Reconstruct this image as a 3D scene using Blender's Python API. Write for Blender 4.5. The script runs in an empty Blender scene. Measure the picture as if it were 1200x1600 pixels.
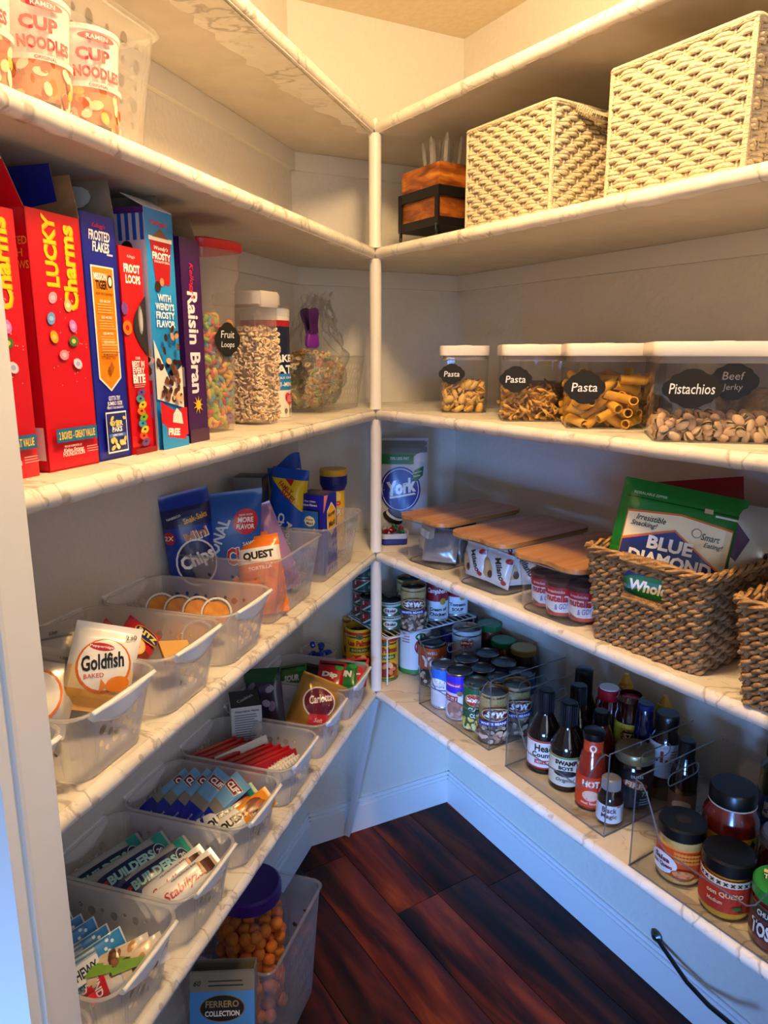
import bpy, bmesh, math, random
from math import sin, cos, pi, radians as rad, atan2, hypot
from mathutils import Vector as V, Matrix
from mathutils.geometry import tessellate_polygon
random.seed(7)
SC = bpy.context.scene
COL = SC.collection
# ------------------------------------------------------------ camera
cam = bpy.data.cameras.new('camera'); cam_o = bpy.data.objects.new('camera', cam); COL.objects.link(cam_o)
cam.sensor_fit = 'HORIZONTAL'; cam.sensor_width = 36; cam.lens = 36*1130/1200; cam.clip_start = .02
cam_o.location = (0, 0, 1.29); cam_o.rotation_euler = (rad(90-12.33), 0, 0)
SC.camera = cam_o
# ------------------------------------------------------------ world, daylight from the room behind, added fill, exposure
W = bpy.data.worlds.new('room_beyond'); SC.world = W; W.use_nodes = True
W.node_tree.nodes['Background'].inputs[0].default_value = (.50, .62, .88, 1)
W.node_tree.nodes['Background'].inputs[1].default_value = .32
def area(name, loc, target, sx, sy, col, power):
    l = bpy.data.lights.new(name, 'AREA'); l.shape = 'RECTANGLE'; l.size = sx; l.size_y = sy; l.color = col; l.energy = power
    o = bpy.data.objects.new(name, l); COL.objects.link(o); o.location = loc
    o.rotation_euler = (V(target)-V(loc)).to_track_quat('-Z', 'Y').to_euler(); return o
area('daylight_window', (-.72, -1.7, .55), (.14, 1.8, .22), .8, .5, (.16, .40, 1.0), 6.5).data.spread = rad(34)
area('added_room_fill', (.9, -2.4, 1.5), (0, 1.3, 1.05), 1.4, 1.3, (.86, .92, 1.0), 11)  # added neutral fill behind the camera, standing for no known window
SC.view_settings.view_transform = 'Standard'; SC.view_settings.look = 'None'
SC.view_settings.exposure = 0.3; SC.view_settings.gamma = 1.0; SC.view_settings.use_curve_mapping = False
SC.cycles.transparent_max_bounces = 18; SC.cycles.max_bounces = 6; SC.cycles.diffuse_bounces = 4; SC.cycles.glossy_bounces = 3; SC.cycles.adaptive_threshold = .06; SC.cycles.caustics_reflective = False; SC.cycles.caustics_refractive = False
LAMP_LOC = (.10, .74, 1.93); LAMP_W = 150

# ------------------------------------------------------------ materials
def lin(c):
    if isinstance(c, str):
        c = c.lstrip('#'); c = tuple(int(c[i:i+2], 16)/255 for i in (0, 2, 4))
    return tuple((x/12.92 if x <= .04045 else ((x+.055)/1.055)**2.4) for x in c) + (1,)
MATS = {}
def newmat(n):
    m = bpy.data.materials.new(n); m.use_nodes = True; nt = m.node_tree; nt.nodes.clear()
    return m, nt, nt.nodes.new('ShaderNodeOutputMaterial')
def N(nt, t, **k):
    n = nt.nodes.new('ShaderNode'+t)
    for a, b in k.items():
        if a in n.inputs: n.inputs[a].default_value = b
        else: setattr(n, a, b)
    return n
def pl(col, rough=.45, metal=0., coat=0., bump=0., bscale=60, sub=0.):
    """plain paint / plastic / metal with optional fine relief"""
    key = ('pl', col, rough, metal, coat, bump, bscale, sub)
    if key in MATS: return MATS[key]
    m, nt, out = newmat('paint_'+str(col).strip('#'))
    p = N(nt, 'BsdfPrincipled'); p.inputs['Base Color'].default_value = lin(col)
    p.inputs['Roughness'].default_value = rough; p.inputs['Metallic'].default_value = metal
    p.inputs['Coat Weight'].default_value = coat; p.inputs['Coat Roughness'].default_value = .05
    if sub: p.inputs['Subsurface Weight'].default_value = sub; p.inputs['Subsurface Radius'].default_value = (.02, .015, .01); p.inputs['Subsurface Scale'].default_value = .3
    if bump:
        t = N(nt, 'TexCoord'); n = N(nt, 'TexNoise', Scale=bscale, Detail=4.); b = N(nt, 'Bump', Strength=bump, Distance=.004)
        nt.links.new(t.outputs['Object'], n.inputs['Vector']); nt.links.new(n.outputs['Fac'], b.inputs['Height']); nt.links.new(b.outputs[0], p.inputs['Normal'])
    nt.links.new(p.outputs[0], out.inputs[0]); MATS[key] = m; return m
def two(name, c1, c2, scale=30, detail=4, lo=.4, hi=.6, rough=.5, stretch=(1, 1, 1), bump=0., coat=0., bdist=.002, distort=0., metal=0.):
    """noise mix of two colours"""
    if name in MATS: return MATS[name]
    m, nt, out = newmat(name); L = nt.links.new
    t = N(nt, 'TexCoord'); mp = N(nt, 'Mapping'); mp.inputs['Scale'].default_value = stretch
    n = N(nt, 'TexNoise', Scale=scale, Detail=detail, Distortion=distort); r = N(nt, 'ValToRGB')
    r.color_ramp.elements[0].position = lo; r.color_ramp.elements[1].position = hi
    r.color_ramp.elements[0].color = lin(c1); r.color_ramp.elements[1].color = lin(c2)
    p = N(nt, 'BsdfPrincipled'); p.inputs['Roughness'].default_value = rough; p.inputs['Coat Weight'].default_value = coat; p.inputs['Coat Roughness'].default_value = .06
    p.inputs['Metallic'].default_value = metal
    L(t.outputs['Object'], mp.inputs[0]); L(mp.outputs[0], n.inputs['Vector']); L(n.outputs['Fac'], r.inputs[0]); L(r.outputs[0], p.inputs['Base Color'])
    if bump:
        b = N(nt, 'Bump', Strength=bump, Distance=bdist); L(n.outputs['Fac'], b.inputs['Height']); L(b.outputs[0], p.inputs['Normal'])
    L(p.outputs[0], out.inputs[0]); MATS[name] = m; return m
def clear(name, tint=(.97, .98, .98), rough=.03, ior=1.45, haze=0., hazecol=(.9, .9, .9)):
    """thin clear plastic or glass: see-through with a Fresnel sheen, plus optional milky haze"""
    if name in MATS: return MATS[name]
    m, nt, out = newmat(name); L = nt.links.new
    tr = N(nt, 'BsdfTransparent'); tr.inputs[0].default_value = (*tint, 1)
    g = N(nt, 'BsdfGlossy', Roughness=rough); lw = N(nt, 'LayerWeight', Blend=.5); pw = N(nt, 'Math', operation='POWER'); pw.inputs[1].default_value = 4.5
    fr = N(nt, 'MapRange'); fr.inputs['To Min'].default_value = ((ior-1)/(ior+1))**2*.8; fr.inputs['To Max'].default_value = .75; mx = N(nt, 'MixShader')
    L(lw.outputs['Facing'], pw.inputs[0]); L(pw.outputs[0], fr.inputs['Value'])
    src = tr
    if haze:
        d = N(nt, 'BsdfDiffuse'); d.inputs[0].default_value = (*hazecol, 1); tl = N(nt, 'BsdfTranslucent'); tl.inputs[0].default_value = (*hazecol, 1)
        a = N(nt, 'MixShader'); a.inputs[0].default_value = .5; L(d.outputs[0], a.inputs[1]); L(tl.outputs[0], a.inputs[2])
        h = N(nt, 'MixShader'); h.inputs[0].default_value = haze; L(tr.outputs[0], h.inputs[1]); L(a.outputs[0], h.inputs[2]); src = h
    L(fr.outputs[0], mx.inputs[0]); L(src.outputs[0], mx.inputs[1]); L(g.outputs[0], mx.inputs[2]); L(mx.outputs[0], out.inputs[0])
    MATS[name] = m; return m
def marble():
    if 'marble' in MATS: return MATS['marble']
    m, nt, out = newmat('marble_paper'); L = nt.links.new
    t = N(nt, 'TexCoord'); w = N(nt, 'TexNoise', Scale=7., Detail=3.); add = N(nt, 'MixRGB', blend_type='ADD'); add.inputs[0].default_value = .22
    mp = N(nt, 'Mapping'); mp.inputs['Rotation'].default_value = (0, 0, .6); mp.inputs['Scale'].default_value = (1, 2.0, 1.6)
    n = N(nt, 'TexNoise', Scale=3.6, Detail=5., Roughness=.5); n2 = N(nt, 'TexNoise', Scale=8., Detail=4., Roughness=.5)
    L(t.outputs['Object'], mp.inputs[0]); L(mp.outputs[0], w.inputs['Vector']); L(mp.outputs[0], add.inputs[1]); L(w.outputs['Color'], add.inputs[2])
    L(add.outputs[0], n.inputs['Vector']); L(add.outputs[0], n2.inputs['Vector'])
    def vein(src, wid):
        s = N(nt, 'Math', operation='SUBTRACT'); s.inputs[1].default_value = .5; a = N(nt, 'Math', operation='ABSOLUTE'); d = N(nt, 'MapRange')
        d.inputs['From Min'].default_value = 0; d.inputs['From Max'].default_value = wid; d.inputs['To Min'].default_value = 1; d.inputs['To Max'].default_value = 0
        L(src.outputs['Fac'], s.inputs[0]); L(s.outputs[0], a.inputs[0]); L(a.outputs[0], d.inputs['Value']); return d
    v1, v2 = vein(n, .016), vein(n2, .010)
    sm = N(nt, 'TexNoise', Scale=2.5, Detail=2.); L(mp.outputs[0], sm.inputs['Vector'])
    mm = N(nt, 'Math', operation='MULTIPLY'); L(v2.outputs[0], mm.inputs[0]); L(sm.outputs['Fac'], mm.inputs[1])
    mx = N(nt, 'Math', operation='MAXIMUM'); L(v1.outputs[0], mx.inputs[0]); L(mm.outputs[0], mx.inputs[1])
    mu = N(nt, 'Math', operation='MULTIPLY'); mu.inputs[1].default_value = .62; L(mx.outputs[0], mu.inputs[0])
    base = N(nt, 'ValToRGB'); base.color_ramp.elements[0].color = lin('#e0d8ca'); base.color_ramp.elements[1].color = lin('#eee8dc')
    base.color_ramp.elements[0].position = .35; base.color_ramp.elements[1].position = .6; L(n2.outputs['Fac'], base.inputs[0])
    c = N(nt, 'MixRGB'); L(mu.outputs[0], c.inputs[0]); L(base.outputs[0], c.inputs[1]); c.inputs[2].default_value = lin('#8a7b68')
    p = N(nt, 'BsdfPrincipled'); p.inputs['Roughness'].default_value = .38; L(c.outputs[0], p.inputs['Base Color'])
    b = N(nt, 'Bump', Strength=.12, Distance=.003); L(w.outputs['Fac'], b.inputs['Height']); L(b.outputs[0], p.inputs['Normal'])
    L(p.outputs[0], out.inputs[0]); MATS['marble'] = m; return m
def wood(name, cols, scale=1., stretch=(1, 9, 9), rough=.35, rings=6., coat=.0, detail=5.):
    """grain running along local x"""
    if name in MATS: return MATS[name]
    m, nt, out = newmat(name); L = nt.links.new
    t = N(nt, 'TexCoord'); oi = N(nt, 'ObjectInfo'); mp = N(nt, 'Mapping'); mp.inputs['Scale'].default_value = tuple(s*scale for s in stretch)
    sc = N(nt, 'Math', operation='MULTIPLY'); sc.inputs[1].default_value = 37.; cb = N(nt, 'CombineXYZ'); L(oi.outputs['Random'], sc.inputs[0])
    for i in range(3): L(sc.outputs[0], cb.inputs[i])
    L(cb.outputs[0], mp.inputs['Location']); L(t.outputs['Object'], mp.inputs[0])
    n = N(nt, 'TexNoise', Scale=rings, Detail=detail, Roughness=.55, Distortion=.6); L(mp.outputs[0], n.inputs['Vector'])
    r = N(nt, 'ValToRGB'); e = r.color_ramp.elements
    while len(e) < len(cols): e.new(.5)
    for i, (pos, c) in enumerate(cols): e[i].position = pos; e[i].color = lin(c)
    L(n.outputs['Fac'], r.inputs[0])
    hv = N(nt, 'HueSaturation'); mr = N(nt, 'MapRange'); mr.inputs['To Min'].default_value = .55; mr.inputs['To Max'].default_value = 1.35
    L(oi.outputs['Random'], mr.inputs['Value']); L(mr.outputs[0], hv.inputs['Value']); L(r.outputs[0], hv.inputs['Color'])
    p = N(nt, 'BsdfPrincipled'); p.inputs['Roughness'].default_value = rough; p.inputs['Coat Weight'].default_value = coat; p.inputs['Coat Roughness'].default_value = .15
    if name.startswith('floor'): p.inputs['Specular IOR Level'].default_value = .25
    L(hv.outputs[0] if name.startswith('floor') else r.outputs[0], p.inputs['Base Color']); L(p.outputs[0], out.inputs[0]); MATS[name] = m; return m

WHITE = lambda: pl('#f2f2f0', .4)
FROST = lambda: clear('frosted_plastic', (.99, .99, .99), .25, 1.35, .27, (.97, .96, .95))
CLEARP = lambda: clear('clear_plastic', (.97, .97, .97), .05, 1.45, .10, (.95, .93, .9))
ACRY = lambda: clear('clear_acrylic', (.96, .965, .965), .02, 1.45)
ACEDGE = lambda: clear('acrylic_edge', (.42, .43, .44), .08, 1.5, .25, (.8, .82, .83))
GLASS = lambda: clear('jar_glass', (.96, .97, .96), .02, 1.5)
FILM = lambda: clear('cling_film', (.95, .95, .95), .12, 1.7, .10, (.95, .95, .95))
STEEL = lambda: pl('#b9b9b6', .3, 1.)

# ------------------------------------------------------------ mesh builder
def chunk(me, mats, smooth):
    for m in mats: me.materials.append(m)
class MB:
    def __init__(s): s.v = []; s.f = []; s.m = []; s.mats = []
    def mi(s, m):
        if m not in s.mats: s.mats.append(m)
        return s.mats.index(m)
    def add(s, vs, fs, mat, M=None):
        o = len(s.v); k = s.mi(mat)
        s.v += [tuple(M @ V(p)) if M else tuple(p) for p in vs]
        s.f += [tuple(i+o for i in f) for f in fs]; s.m += [k]*len(fs); return s
    def box(s, c, d, mat, M=None, bev=0.):
        x, y, z = (a/2 for a in d); cx, cy, cz = c
        if not bev:
            vs = [(cx+i*x, cy+j*y, cz+k*z) for i in (-1, 1) for j in (-1, 1) for k in (-1, 1)]
            return s.add(vs, [(0, 1, 3, 2), (4, 6, 7, 5), (0, 4, 5, 1), (2, 3, 7, 6), (0, 2, 6, 4), (1, 5, 7, 3)], mat, M)
        bm = bmesh.new(); bmesh.ops.create_cube(bm, size=1)
        for q in bm.verts: q.co = V((cx+q.co.x*2*x, cy+q.co.y*2*y, cz+q.co.z*2*z))
        bmesh.ops.bevel(bm, geom=bm.edges[:], offset=bev, segments=2, affect='EDGES', profile=.6)
        bm.verts.index_update(); s.add([q.co[:] for q in bm.verts], [[w.index for w in f.verts] for f in bm.faces], mat, M); bm.free(); return s
    def loft(s, rings, mat, cap0=True, cap1=True, M=None, closed=False):
        n = len(rings[0]); vs = [p for r in rings for p in r]; fs = []; R = len(rings)
        for a in range(R if closed else R-1):
            b = (a+1) % R
            for i in range(n):
                j = (i+1) % n; fs.append((a*n+i, a*n+j, b*n+j, b*n+i))
        if not closed:
            if cap0: fs.append(tuple(range(n))[::-1])
            if cap1: fs.append(tuple((R-1)*n+i for i in range(n)))
        return s.add(vs, fs, mat, M)
    def lathe(s, prof, mat, n=28, M=None, cap0=True, cap1=True):
        return s.loft([[(r*cos(2*pi*i/n), r*sin(2*pi*i/n), z) for i in range(n)] for r, z in prof], mat, cap0, cap1, M)
    def tube(s, pts, r, mat, n=6, closed=False, M=None, rad2=None):
        pts = [V(p) for p in pts]; rings = []; L = len(pts); up = V((0, 0, 1))
        for i, p in enumerate(pts):
            a = pts[i-1] if (i or closed) else p; b = pts[(i+1) % L] if (i < L-1 or closed) else p
            t = (b-a).normalized(); e = up if abs(t.z) < .95 else V((1, 0, 0))
            x = t.cross(e).normalized(); y = x.cross(t); rr = r[i] if isinstance(r, (list, tuple)) else r; r2 = rad2 if rad2 else rr
            rings.append([p + x*rr*cos(2*pi*k/n) + y*r2*sin(2*pi*k/n) for k in range(n)])
        return s.loft(rings, mat, True, True, M, closed)
    def grid(s, fn, nu, nv, mat, M=None):
        vs = [fn(i/nu, j/nv) for j in range(nv+1) for i in range(nu+1)]
        fs = [(j*(nu+1)+i, j*(nu+1)+i+1, (j+1)*(nu+1)+i+1, (j+1)*(nu+1)+i) for j in range(nv) for i in range(nu)]
        return s.add(vs, fs, mat, M)
    def prism(s, poly, z0, z1, mat, M=None):
        n = len(poly); tris = tessellate_polygon([[V((x, y, 0)) for x, y in poly]])
        vs = [(x, y, z0) for x, y in poly]+[(x, y, z1) for x, y in poly]
        ar = sum(poly[i][0]*poly[(i+1) % n][1]-poly[(i+1) % n][0]*poly[i][1] for i in range(n))
        o = 1 if ar > 0 else -1
        fs = [((i, (i+1) % n, n+(i+1) % n, n+i)[::o]) for i in range(n)]
        for t in tris:
            a, b, c = t; q = (V(poly[b])-V(poly[a])).cross(V(poly[c])-V(poly[a]))
            t = (a, b, c) if q > 0 else (a, c, b); fs.append(tuple(k+n for k in t)); fs.append(t[::-1])
        return s.add(vs, fs, mat, M)
    def build(s, name, parent=None, sharp=35, solid=0., off=0., kind=None, label=None, data=None):
        me = bpy.data.meshes.new(name); me.from_pydata(s.v, [], s.f); me.update()
        for m in s.mats: me.materials.append(m)
        me.polygons.foreach_set('material_index', s.m)
        if sharp is not None:
            me.polygons.foreach_set('use_smooth', [True]*len(s.f)); me.set_sharp_from_angle(angle=rad(sharp))
        o = bpy.data.objects.new(name, me); COL.objects.link(o)
        if parent: o.parent = parent
        if solid:
            q = o.modifiers.new('thickness', 'SOLIDIFY'); q.thickness = solid; q.offset = off
        if kind: o['kind'] = kind
        if label: o['label'] = label
        return o
def rrect(w, d, r, z=0., n=4, cx=0., cy=0.):
    r = min(r, w/2-1e-5, d/2-1e-5); out = []
    for qx, qy, a0 in ((1, 1, 0), (-1, 1, 90), (-1, -1, 180), (1, -1, 270)):
        for i in range(n+1):
            a = rad(a0+90*i/n); out.append((cx+qx*(w/2-r)+r*cos(a), cy+qy*(d/2-r)+r*sin(a), z))
    return out
LABELS = set()
def thing(name, label, cat, loc, yaw=0., group=None, rot=None):
    o = bpy.data.objects.new(name, None); o.empty_display_size = .02; COL.objects.link(o); o.location = loc
    o.rotation_euler = rot if rot else (0, 0, yaw); return tag(o, label, cat, group)
def tag(o, label, cat, group=None):
    o['label'] = label; o['category'] = cat
    if group: o['group'] = group
    return o
def struct(o): o['kind'] = 'structure'; return o
def copytree(o, loc=None, rot=None, label=None, parent=None):
    c = o.copy(); COL.objects.link(c)
    if parent: c.parent = parent
    if loc is not None: c.location = loc
    if rot is not None: c.rotation_euler = rot
    if label: c['label'] = label
    for ch in list(o.children): copytree(ch, parent=c)
    return c

# ------------------------------------------------------------ flat print: coloured shapes and lettering laid on a surface
_tc = {}
def glyphs(txt, bold, shear):
    k = (txt, bold, shear)
    if k in _tc: return _tc[k]
    c = bpy.data.curves.new('t', 'FONT'); c.body = txt; c.resolution_u = 2; c.offset = bold; c.shear = shear; c.fill_mode = 'FRONT'
    o = bpy.data.objects.new('t', c); me = o.to_mesh()
    vs = [(q.co.x, q.co.y) for q in me.vertices]; fs = [tuple(p.vertices) for p in me.polygons]
    o.to_mesh_clear(); bpy.data.objects.remove(o); bpy.data.curves.remove(c)
    x0 = min(a for a, b in vs); x1 = max(a for a, b in vs); y0 = min(b for a, b in vs); y1 = max(b for a, b in vs)
    _tc[k] = ([(a-x0, b-y0) for a, b in vs], fs, x1-x0, y1-y0); return _tc[k]
class D:
    """print sheet in metres; origin chosen by the mapping"""
    def __init__(s): s.it = []; s.k = 0
    def shift(s, dx, dy): s.it = [([(x+dx, y+dy) for x, y in v], f, c, k) for v, f, c, k in s.it]; return s
    def _t(s, vs, fs, col): s.k += 1; s.it.append((vs, fs, col, s.k)); return s
    def poly(s, pts, col):
        tr = tessellate_polygon([[V((x, y, 0)) for x, y in pts]]); fs = []
        for a, b, c in tr:
            q = (V(pts[b])-V(pts[a])).cross(V(pts[c])-V(pts[a])); fs.append((a, b, c) if q > 0 else (a, c, b))
        return s._t(list(pts), fs, col)
    def rect(s, x0, y0, x1, y1, col): return s.poly([(x0, y0), (x1, y0), (x1, y1), (x0, y1)], col)
    def ell(s, cx, cy, rx, ry, col, n=18, rot=0.):
        c, q = cos(rad(rot)), sin(rad(rot))
        P = [(rx*cos(2*pi*i/n), ry*sin(2*pi*i/n)) for i in range(n)]
        return s.poly([(cx+x*c-y*q, cy+x*q+y*c) for x, y in P], col)
    def text(s, txt, cx, cy, h, col, w=None, rot=0., bold=.012, shear=0., maxw=None):
        """lettering centred on cx,cy, h tall; w fixes the width"""
        vs, fs, tw, tH = glyphs(txt, bold, shear); sy = h/tH; sx = w/tw if w else sy
        if maxw and tw*sx > maxw: sx = maxw/tw
        c, q = cos(rad(rot)), sin(rad(rot)); out = []
        for x, y in vs:
            x = (x-tw/2)*sx; y = (y-tH/2)*sy; out.append((cx+x*c-y*q, cy+x*q+y*c))
        return s._t(out, fs, col)
    def lines(s, x0, x1, y1, y0, n, col, t=.35):
        """n rows of small illegible print as thin bars"""
        st = (y1-y0)/n
        for i in range(n):
            y = y1-st*(i+.5); k = random.uniform(.8, 1.); s.rect(x0, y-st*t/2, x0+(x1-x0)*k, y+st*t/2, col)
        return s
    def build(s, parent, fmap, maxe=None, name='print', rough=.42, h0=.0003, coat=0., label=None):
        mb = MB()
        for vs, fs, col, k in s.it:
            tri = []
            for f in fs:
                f = [vs[i] for i in f]
                for i in range(1, len(f)-1): tri.append((f[0], f[i], f[i+1]))
            if maxe:
                st, tri = tri, []
                while st:
                    a, b, c = st.pop(); e = [hypot(a[0]-b[0], a[1]-b[1]), hypot(b[0]-c[0], b[1]-c[1]), hypot(c[0]-a[0], c[1]-a[1])]; i = e.index(max(e))
                    if e[i] <= maxe: tri.append((a, b, c)); continue
                    if i == 1: a, b, c = b, c, a
                    elif i == 2: a, b, c = c, a, b
                    m = ((a[0]+b[0])/2, (a[1]+b[1])/2); st += [(a, m, c), (m, b, c)]
            idx = {}; P = []; F = []
            for t in tri:
                g = []
                for q in t:
                    if q not in idx: idx[q] = len(P); P.append(fmap(q[0], q[1], h0+k*.0001))
                    g.append(idx[q])
                if len(set(g)) == 3: F.append(g)
            mb.add(P, F, pl(col, rough, 0., coat) if isinstance(col, (str, tuple)) else col)
        return mb.build(name, parent, sharp=None, label=label)
def fr_map(w, d): return lambda x, y, h: (x-w/2, -d/2-h, y)
def lf_map(w, d): return lambda x, y, h: (-w/2-h, d/2-x, y)
def rt_map(w, d): return lambda x, y, h: (w/2+h, -d/2+x, y)
def tp_map(w, d, H): return lambda x, y, h: (x-w/2, y-d/2, H+h)
def cy_map(r, z0=0.): return lambda x, y, h: ((r+h)*sin(x/r), -(r+h)*cos(x/r), z0+y)

# ------------------------------------------------------------ shelf frames: u along the front edge from the post, w into the shelf
PX, PY = -.018, 1.57
aL, aR = rad(17.0), rad(33.)
dL = (-sin(aL), -cos(aL)); nL = (-cos(aL), sin(aL)); dR = (sin(aR), -cos(aR)); nR = (cos(aR), sin(aR))
Z = [1.743, 1.504, 1.173, .854, .516]
YL = atan2(-dL[1], -dL[0]); YR = atan2(dR[1], dR[0])
def LP(u, w, z=0.): return (PX+u*dL[0]+w*nL[0], PY+u*dL[1]+w*nL[1], z)
def RP(u, w, z=0.): return (PX+u*dR[0]+w*nR[0], PY+u*dR[1]+w*nR[1], z)
# ============================================================ SETTING
A = V((.190, 1.916)); B = V((-.204, 1.712)); CEIL = 2.02
wdir = V((.505, -.863)).normalized(); RE = A + wdir*1.38
BL = V(LP(1.13, .222)[:2])
WALLM = two('wall_paint', '#dfdad0', '#e3ded5', 90, 5, .3, .7, .75, bump=.35, bdist=.004)
TRIMM = pl('#e2ded6', .45)
BASEM = pl('#e6e6e8', .35)
def wallpiece(name, a, b, outward, z0=0., z1=CEIL+.05, t=.07, m=None):
    a, b, o = V(a), V(b), V(outward).normalized()*t; e = (b-a).normalized()*.0
    return struct(MB().prism([tuple(a-e), tuple(b+e), tuple(b+o+e), tuple(a+o-e)], z0, z1, m or WALLM).build(name, sharp=None))
ab = (A-B).normalized(); nb = V((-ab.y, ab.x))
wallpiece('wall_left', BL, B, nL); wallpiece('wall_back', B, A, nb); wn = V((-wdir.y, wdir.x)); wallpiece('wall_right', A, RE, wn)
RF = V(RP(1.19, -.02)[:2]); wallpiece('wall_front', RE, RF, (.6, -.8))
struct(MB().prism([(-.75, .38), (1.05, .38), (1.05, 2.15), (-.75, 2.15)], CEIL, CEIL+.06, two('ceiling_paint', '#e6d6b4', '#ecdfc2', 60, 5, .3, .7, .8, bump=.3, bdist=.004)).build('ceiling', sharp=None))
# floor: slab under separate planks running along the right-hand shelves
FL = struct(MB().prism([(-.9, .1), (1.2, .1), (1.2, 2.1), (-.9, 2.1)], -.05, -.012, pl('#120807', .6)).build('floor', sharp=None))
PLM = wood('floor_wood', [(.30, '#130504'), (.42, '#331007'), (.55, '#5f1f0b'), (.72, '#8a3a12')], 1., (2.0, 11, 11), .48, 1.7, .0, 3.)
pm = {}
for ln in (.52, .68, .86):
    q = MB().box((ln/2, 0, -.006), (ln-.0014, .1186, .012), PLM, bev=.0012).build('plank', FL, sharp=30); pm[ln] = q.data; bpy.data.objects.remove(q)
rp = random.Random(11); org = V((-.104, 1.76))
for row in range(-6, 9):
    s = -.75 + rp.random()*.5
    while s < 1.9:
        ln = rp.choice((.52, .68, .86)); p = org + V(dR)*s + V(nR)*(row*.12+.012)
        if p.y > .2 or (p+V(dR)*ln).y > .2:
            o = bpy.data.objects.new('plank', pm[ln]); COL.objects.link(o); o.parent = FL; o.location = (p.x, p.y, 0); o.rotation_euler = (0, 0, YR)
        s += ln
# door jamb at the left of the opening, with its stop
struct(MB().prism([(-.253, .500), (-.253, .428), (-.70, .428), (-.70, .500)], 0, CEIL, pl('#eef0f2', .35)).build('trim_1', sharp=None))
struct(MB().box((-.2515, .447, 1.01), (.003, .005, 2.02), pl('#e4e8ee', .35)).build('trim_2', sharp=None))
# baseboards with a stepped cap
def baseboard(name, a, b, inward):
    a, b, n = V(a), V(b), V(inward).normalized(); mb = MB()
    for t, z0, z1 in ((.012, 0, .075), (.009, .075, .084), (.005, .084, .094)):
        mb.prism([tuple(a), tuple(b), tuple(b+n*t), tuple(a+n*t)], z0, z1, BASEM)
    struct(mb.build(name, sharp=None))
baseboard('baseboard_left', BL, B, (-nL[0], -nL[1])); baseboard('baseboard_back', B, A, -nb); baseboard('baseboard_right', A, RE, -wn)
# ------------------------------------------------------------ shelves wrapped in marble paper
MAR = marble(); UND = two('shelf_underside', '#cfc5b4', '#d9d0c2', 25, 4, .3, .7, .55)
M0 = B.lerp(A, .36); TH = .022
words = ['top', 'second', 'third', 'fourth', 'lowest']
tn = 3
for k in range(5):
    z = Z[k]
    for side in 'LR':
        if side == 'L':
            poly = [(PX, PY+.012), LP(1.115, .010)[:2], LP(1.115, .221)[:2], tuple(B+V((.001, 0))), tuple(M0)]; e0, e1 = LP(0, .011), LP(1.115, .011)
        else:
            rw = A + wdir*1.33; poly = [(PX, PY+.012), tuple(M0), tuple(A), tuple(rw), RP(1.17, .010)[:2]]; e0, e1 = RP(0, .011), RP(1.17, .011)
        where = 'left' if side == 'L' else 'right'
        lab = f'{words[k]} marble-papered white pantry shelf on the {where} wall' + {0: ' just under the ceiling', 4: ' nearest the floor'}.get(k, '')
        T = thing('pantry_shelf', lab, 'shelf', (PX, PY, z), group='marble-papered shelves')
        loc = lambda p: (p[0]-PX, p[1]-PY)
        MB().prism([loc(p) for p in poly], -.010, 0, MAR).build('marble_top', T, sharp=None)
        MB().prism([loc(p) for p in poly], -TH, -.0101, UND).build('board', T, sharp=None)
        # lumpy rounded front edge where the paper folds over
        a, b = V((e0[0]-PX, e0[1]-PY, -.0112)), V((e1[0]-PX, e1[1]-PY, -.0112)); rr = random.Random(k*7+(side == 'R')); nseg = 60
        pts = [a.lerp(b, i/nseg)+V((0, 0, rr.uniform(-.0004, .0004))) for i in range(nseg+1)]
        MB().tube(pts, [.0112+rr.uniform(-.0006, .0006) for _ in pts], MAR, 10).build('front_edge', T, sharp=60)
        # paper lapped under the board, torn unevenly
        if k in (0, 4) and side == 'L':
            n = V((nL if side == 'L' else nR)+(0,)); wd = [(.014+.05*min(1, i/14) if (k == 0 and side == 'L') else .018)+rr.uniform(-.007, .007) for i in range(nseg+1)]
            mb = MB(); vs = []; fs = []
            for i, p in enumerate(pts):
                p = V((p.x, p.y, -TH-.0004)); vs += [p, p+n*wd[i], p+V((0, 0, -.0006)), p+n*wd[i]+V((0, 0, -.0006))]
                if i: j = i*4; fs += [(j-4, j-3, j+1, j), (j-2, j+2, j+3, j-1), (j-3, j-1, j+3, j+1)]
            mb.add(vs, fs, MAR).build('paper_lap', T, sharp=None)
    # cleats nailed to the walls under the shelves
    for a, b, n in ((BL, B, V((-nL[0], -nL[1]))), (B, A, -nb), (A, A+wdir*1.33, -wn)):
        struct(MB().prism([tuple(a), tuple(b), tuple(b+n*.012), tuple(a+n*.012)], z-TH-.038, z-TH-.0005, TRIMM).build(f'trim_{tn}', sharp=None)); tn += 1
# post and brace
T = thing('shelf_post', 'round white post standing where the two runs of shelves meet', 'post', (PX, PY+.0125, Z[4]))
for k in range(4):
    z0 = Z[k+1]-Z[4]; z1 = Z[k]-TH-Z[4]
    MB().lathe([(.0138, z0), (.0128, z0+.01), (.0128, z1-.008), (.0142, z1)], pl('#ece7dd', .4), 20).build('pole', T)
mb = MB(); c = V((.004, .004, Z[0]-Z[4]+.001))
mb.grid(lambda i, j: tuple(c+V((.016*(i-.5)*(1-j*.75), -.012-.004*sin(j*3), -.028*j+.006*sin(i*5)))), 4, 6, MAR)
mb.build('paper_curl', T, sharp=None, solid=.0006)
T = thing('shelf_brace', 'slanted grey-white brace running from the lowest shelf corner down to the floor', 'brace', (PX, PY, 0))
MB().tube([(.0, .022, Z[4]-TH-.002), (-.082, .180, .004)], .0115, pl('#d3d3d6', .4), 4).build('brace_bar', T, sharp=30)
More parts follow.
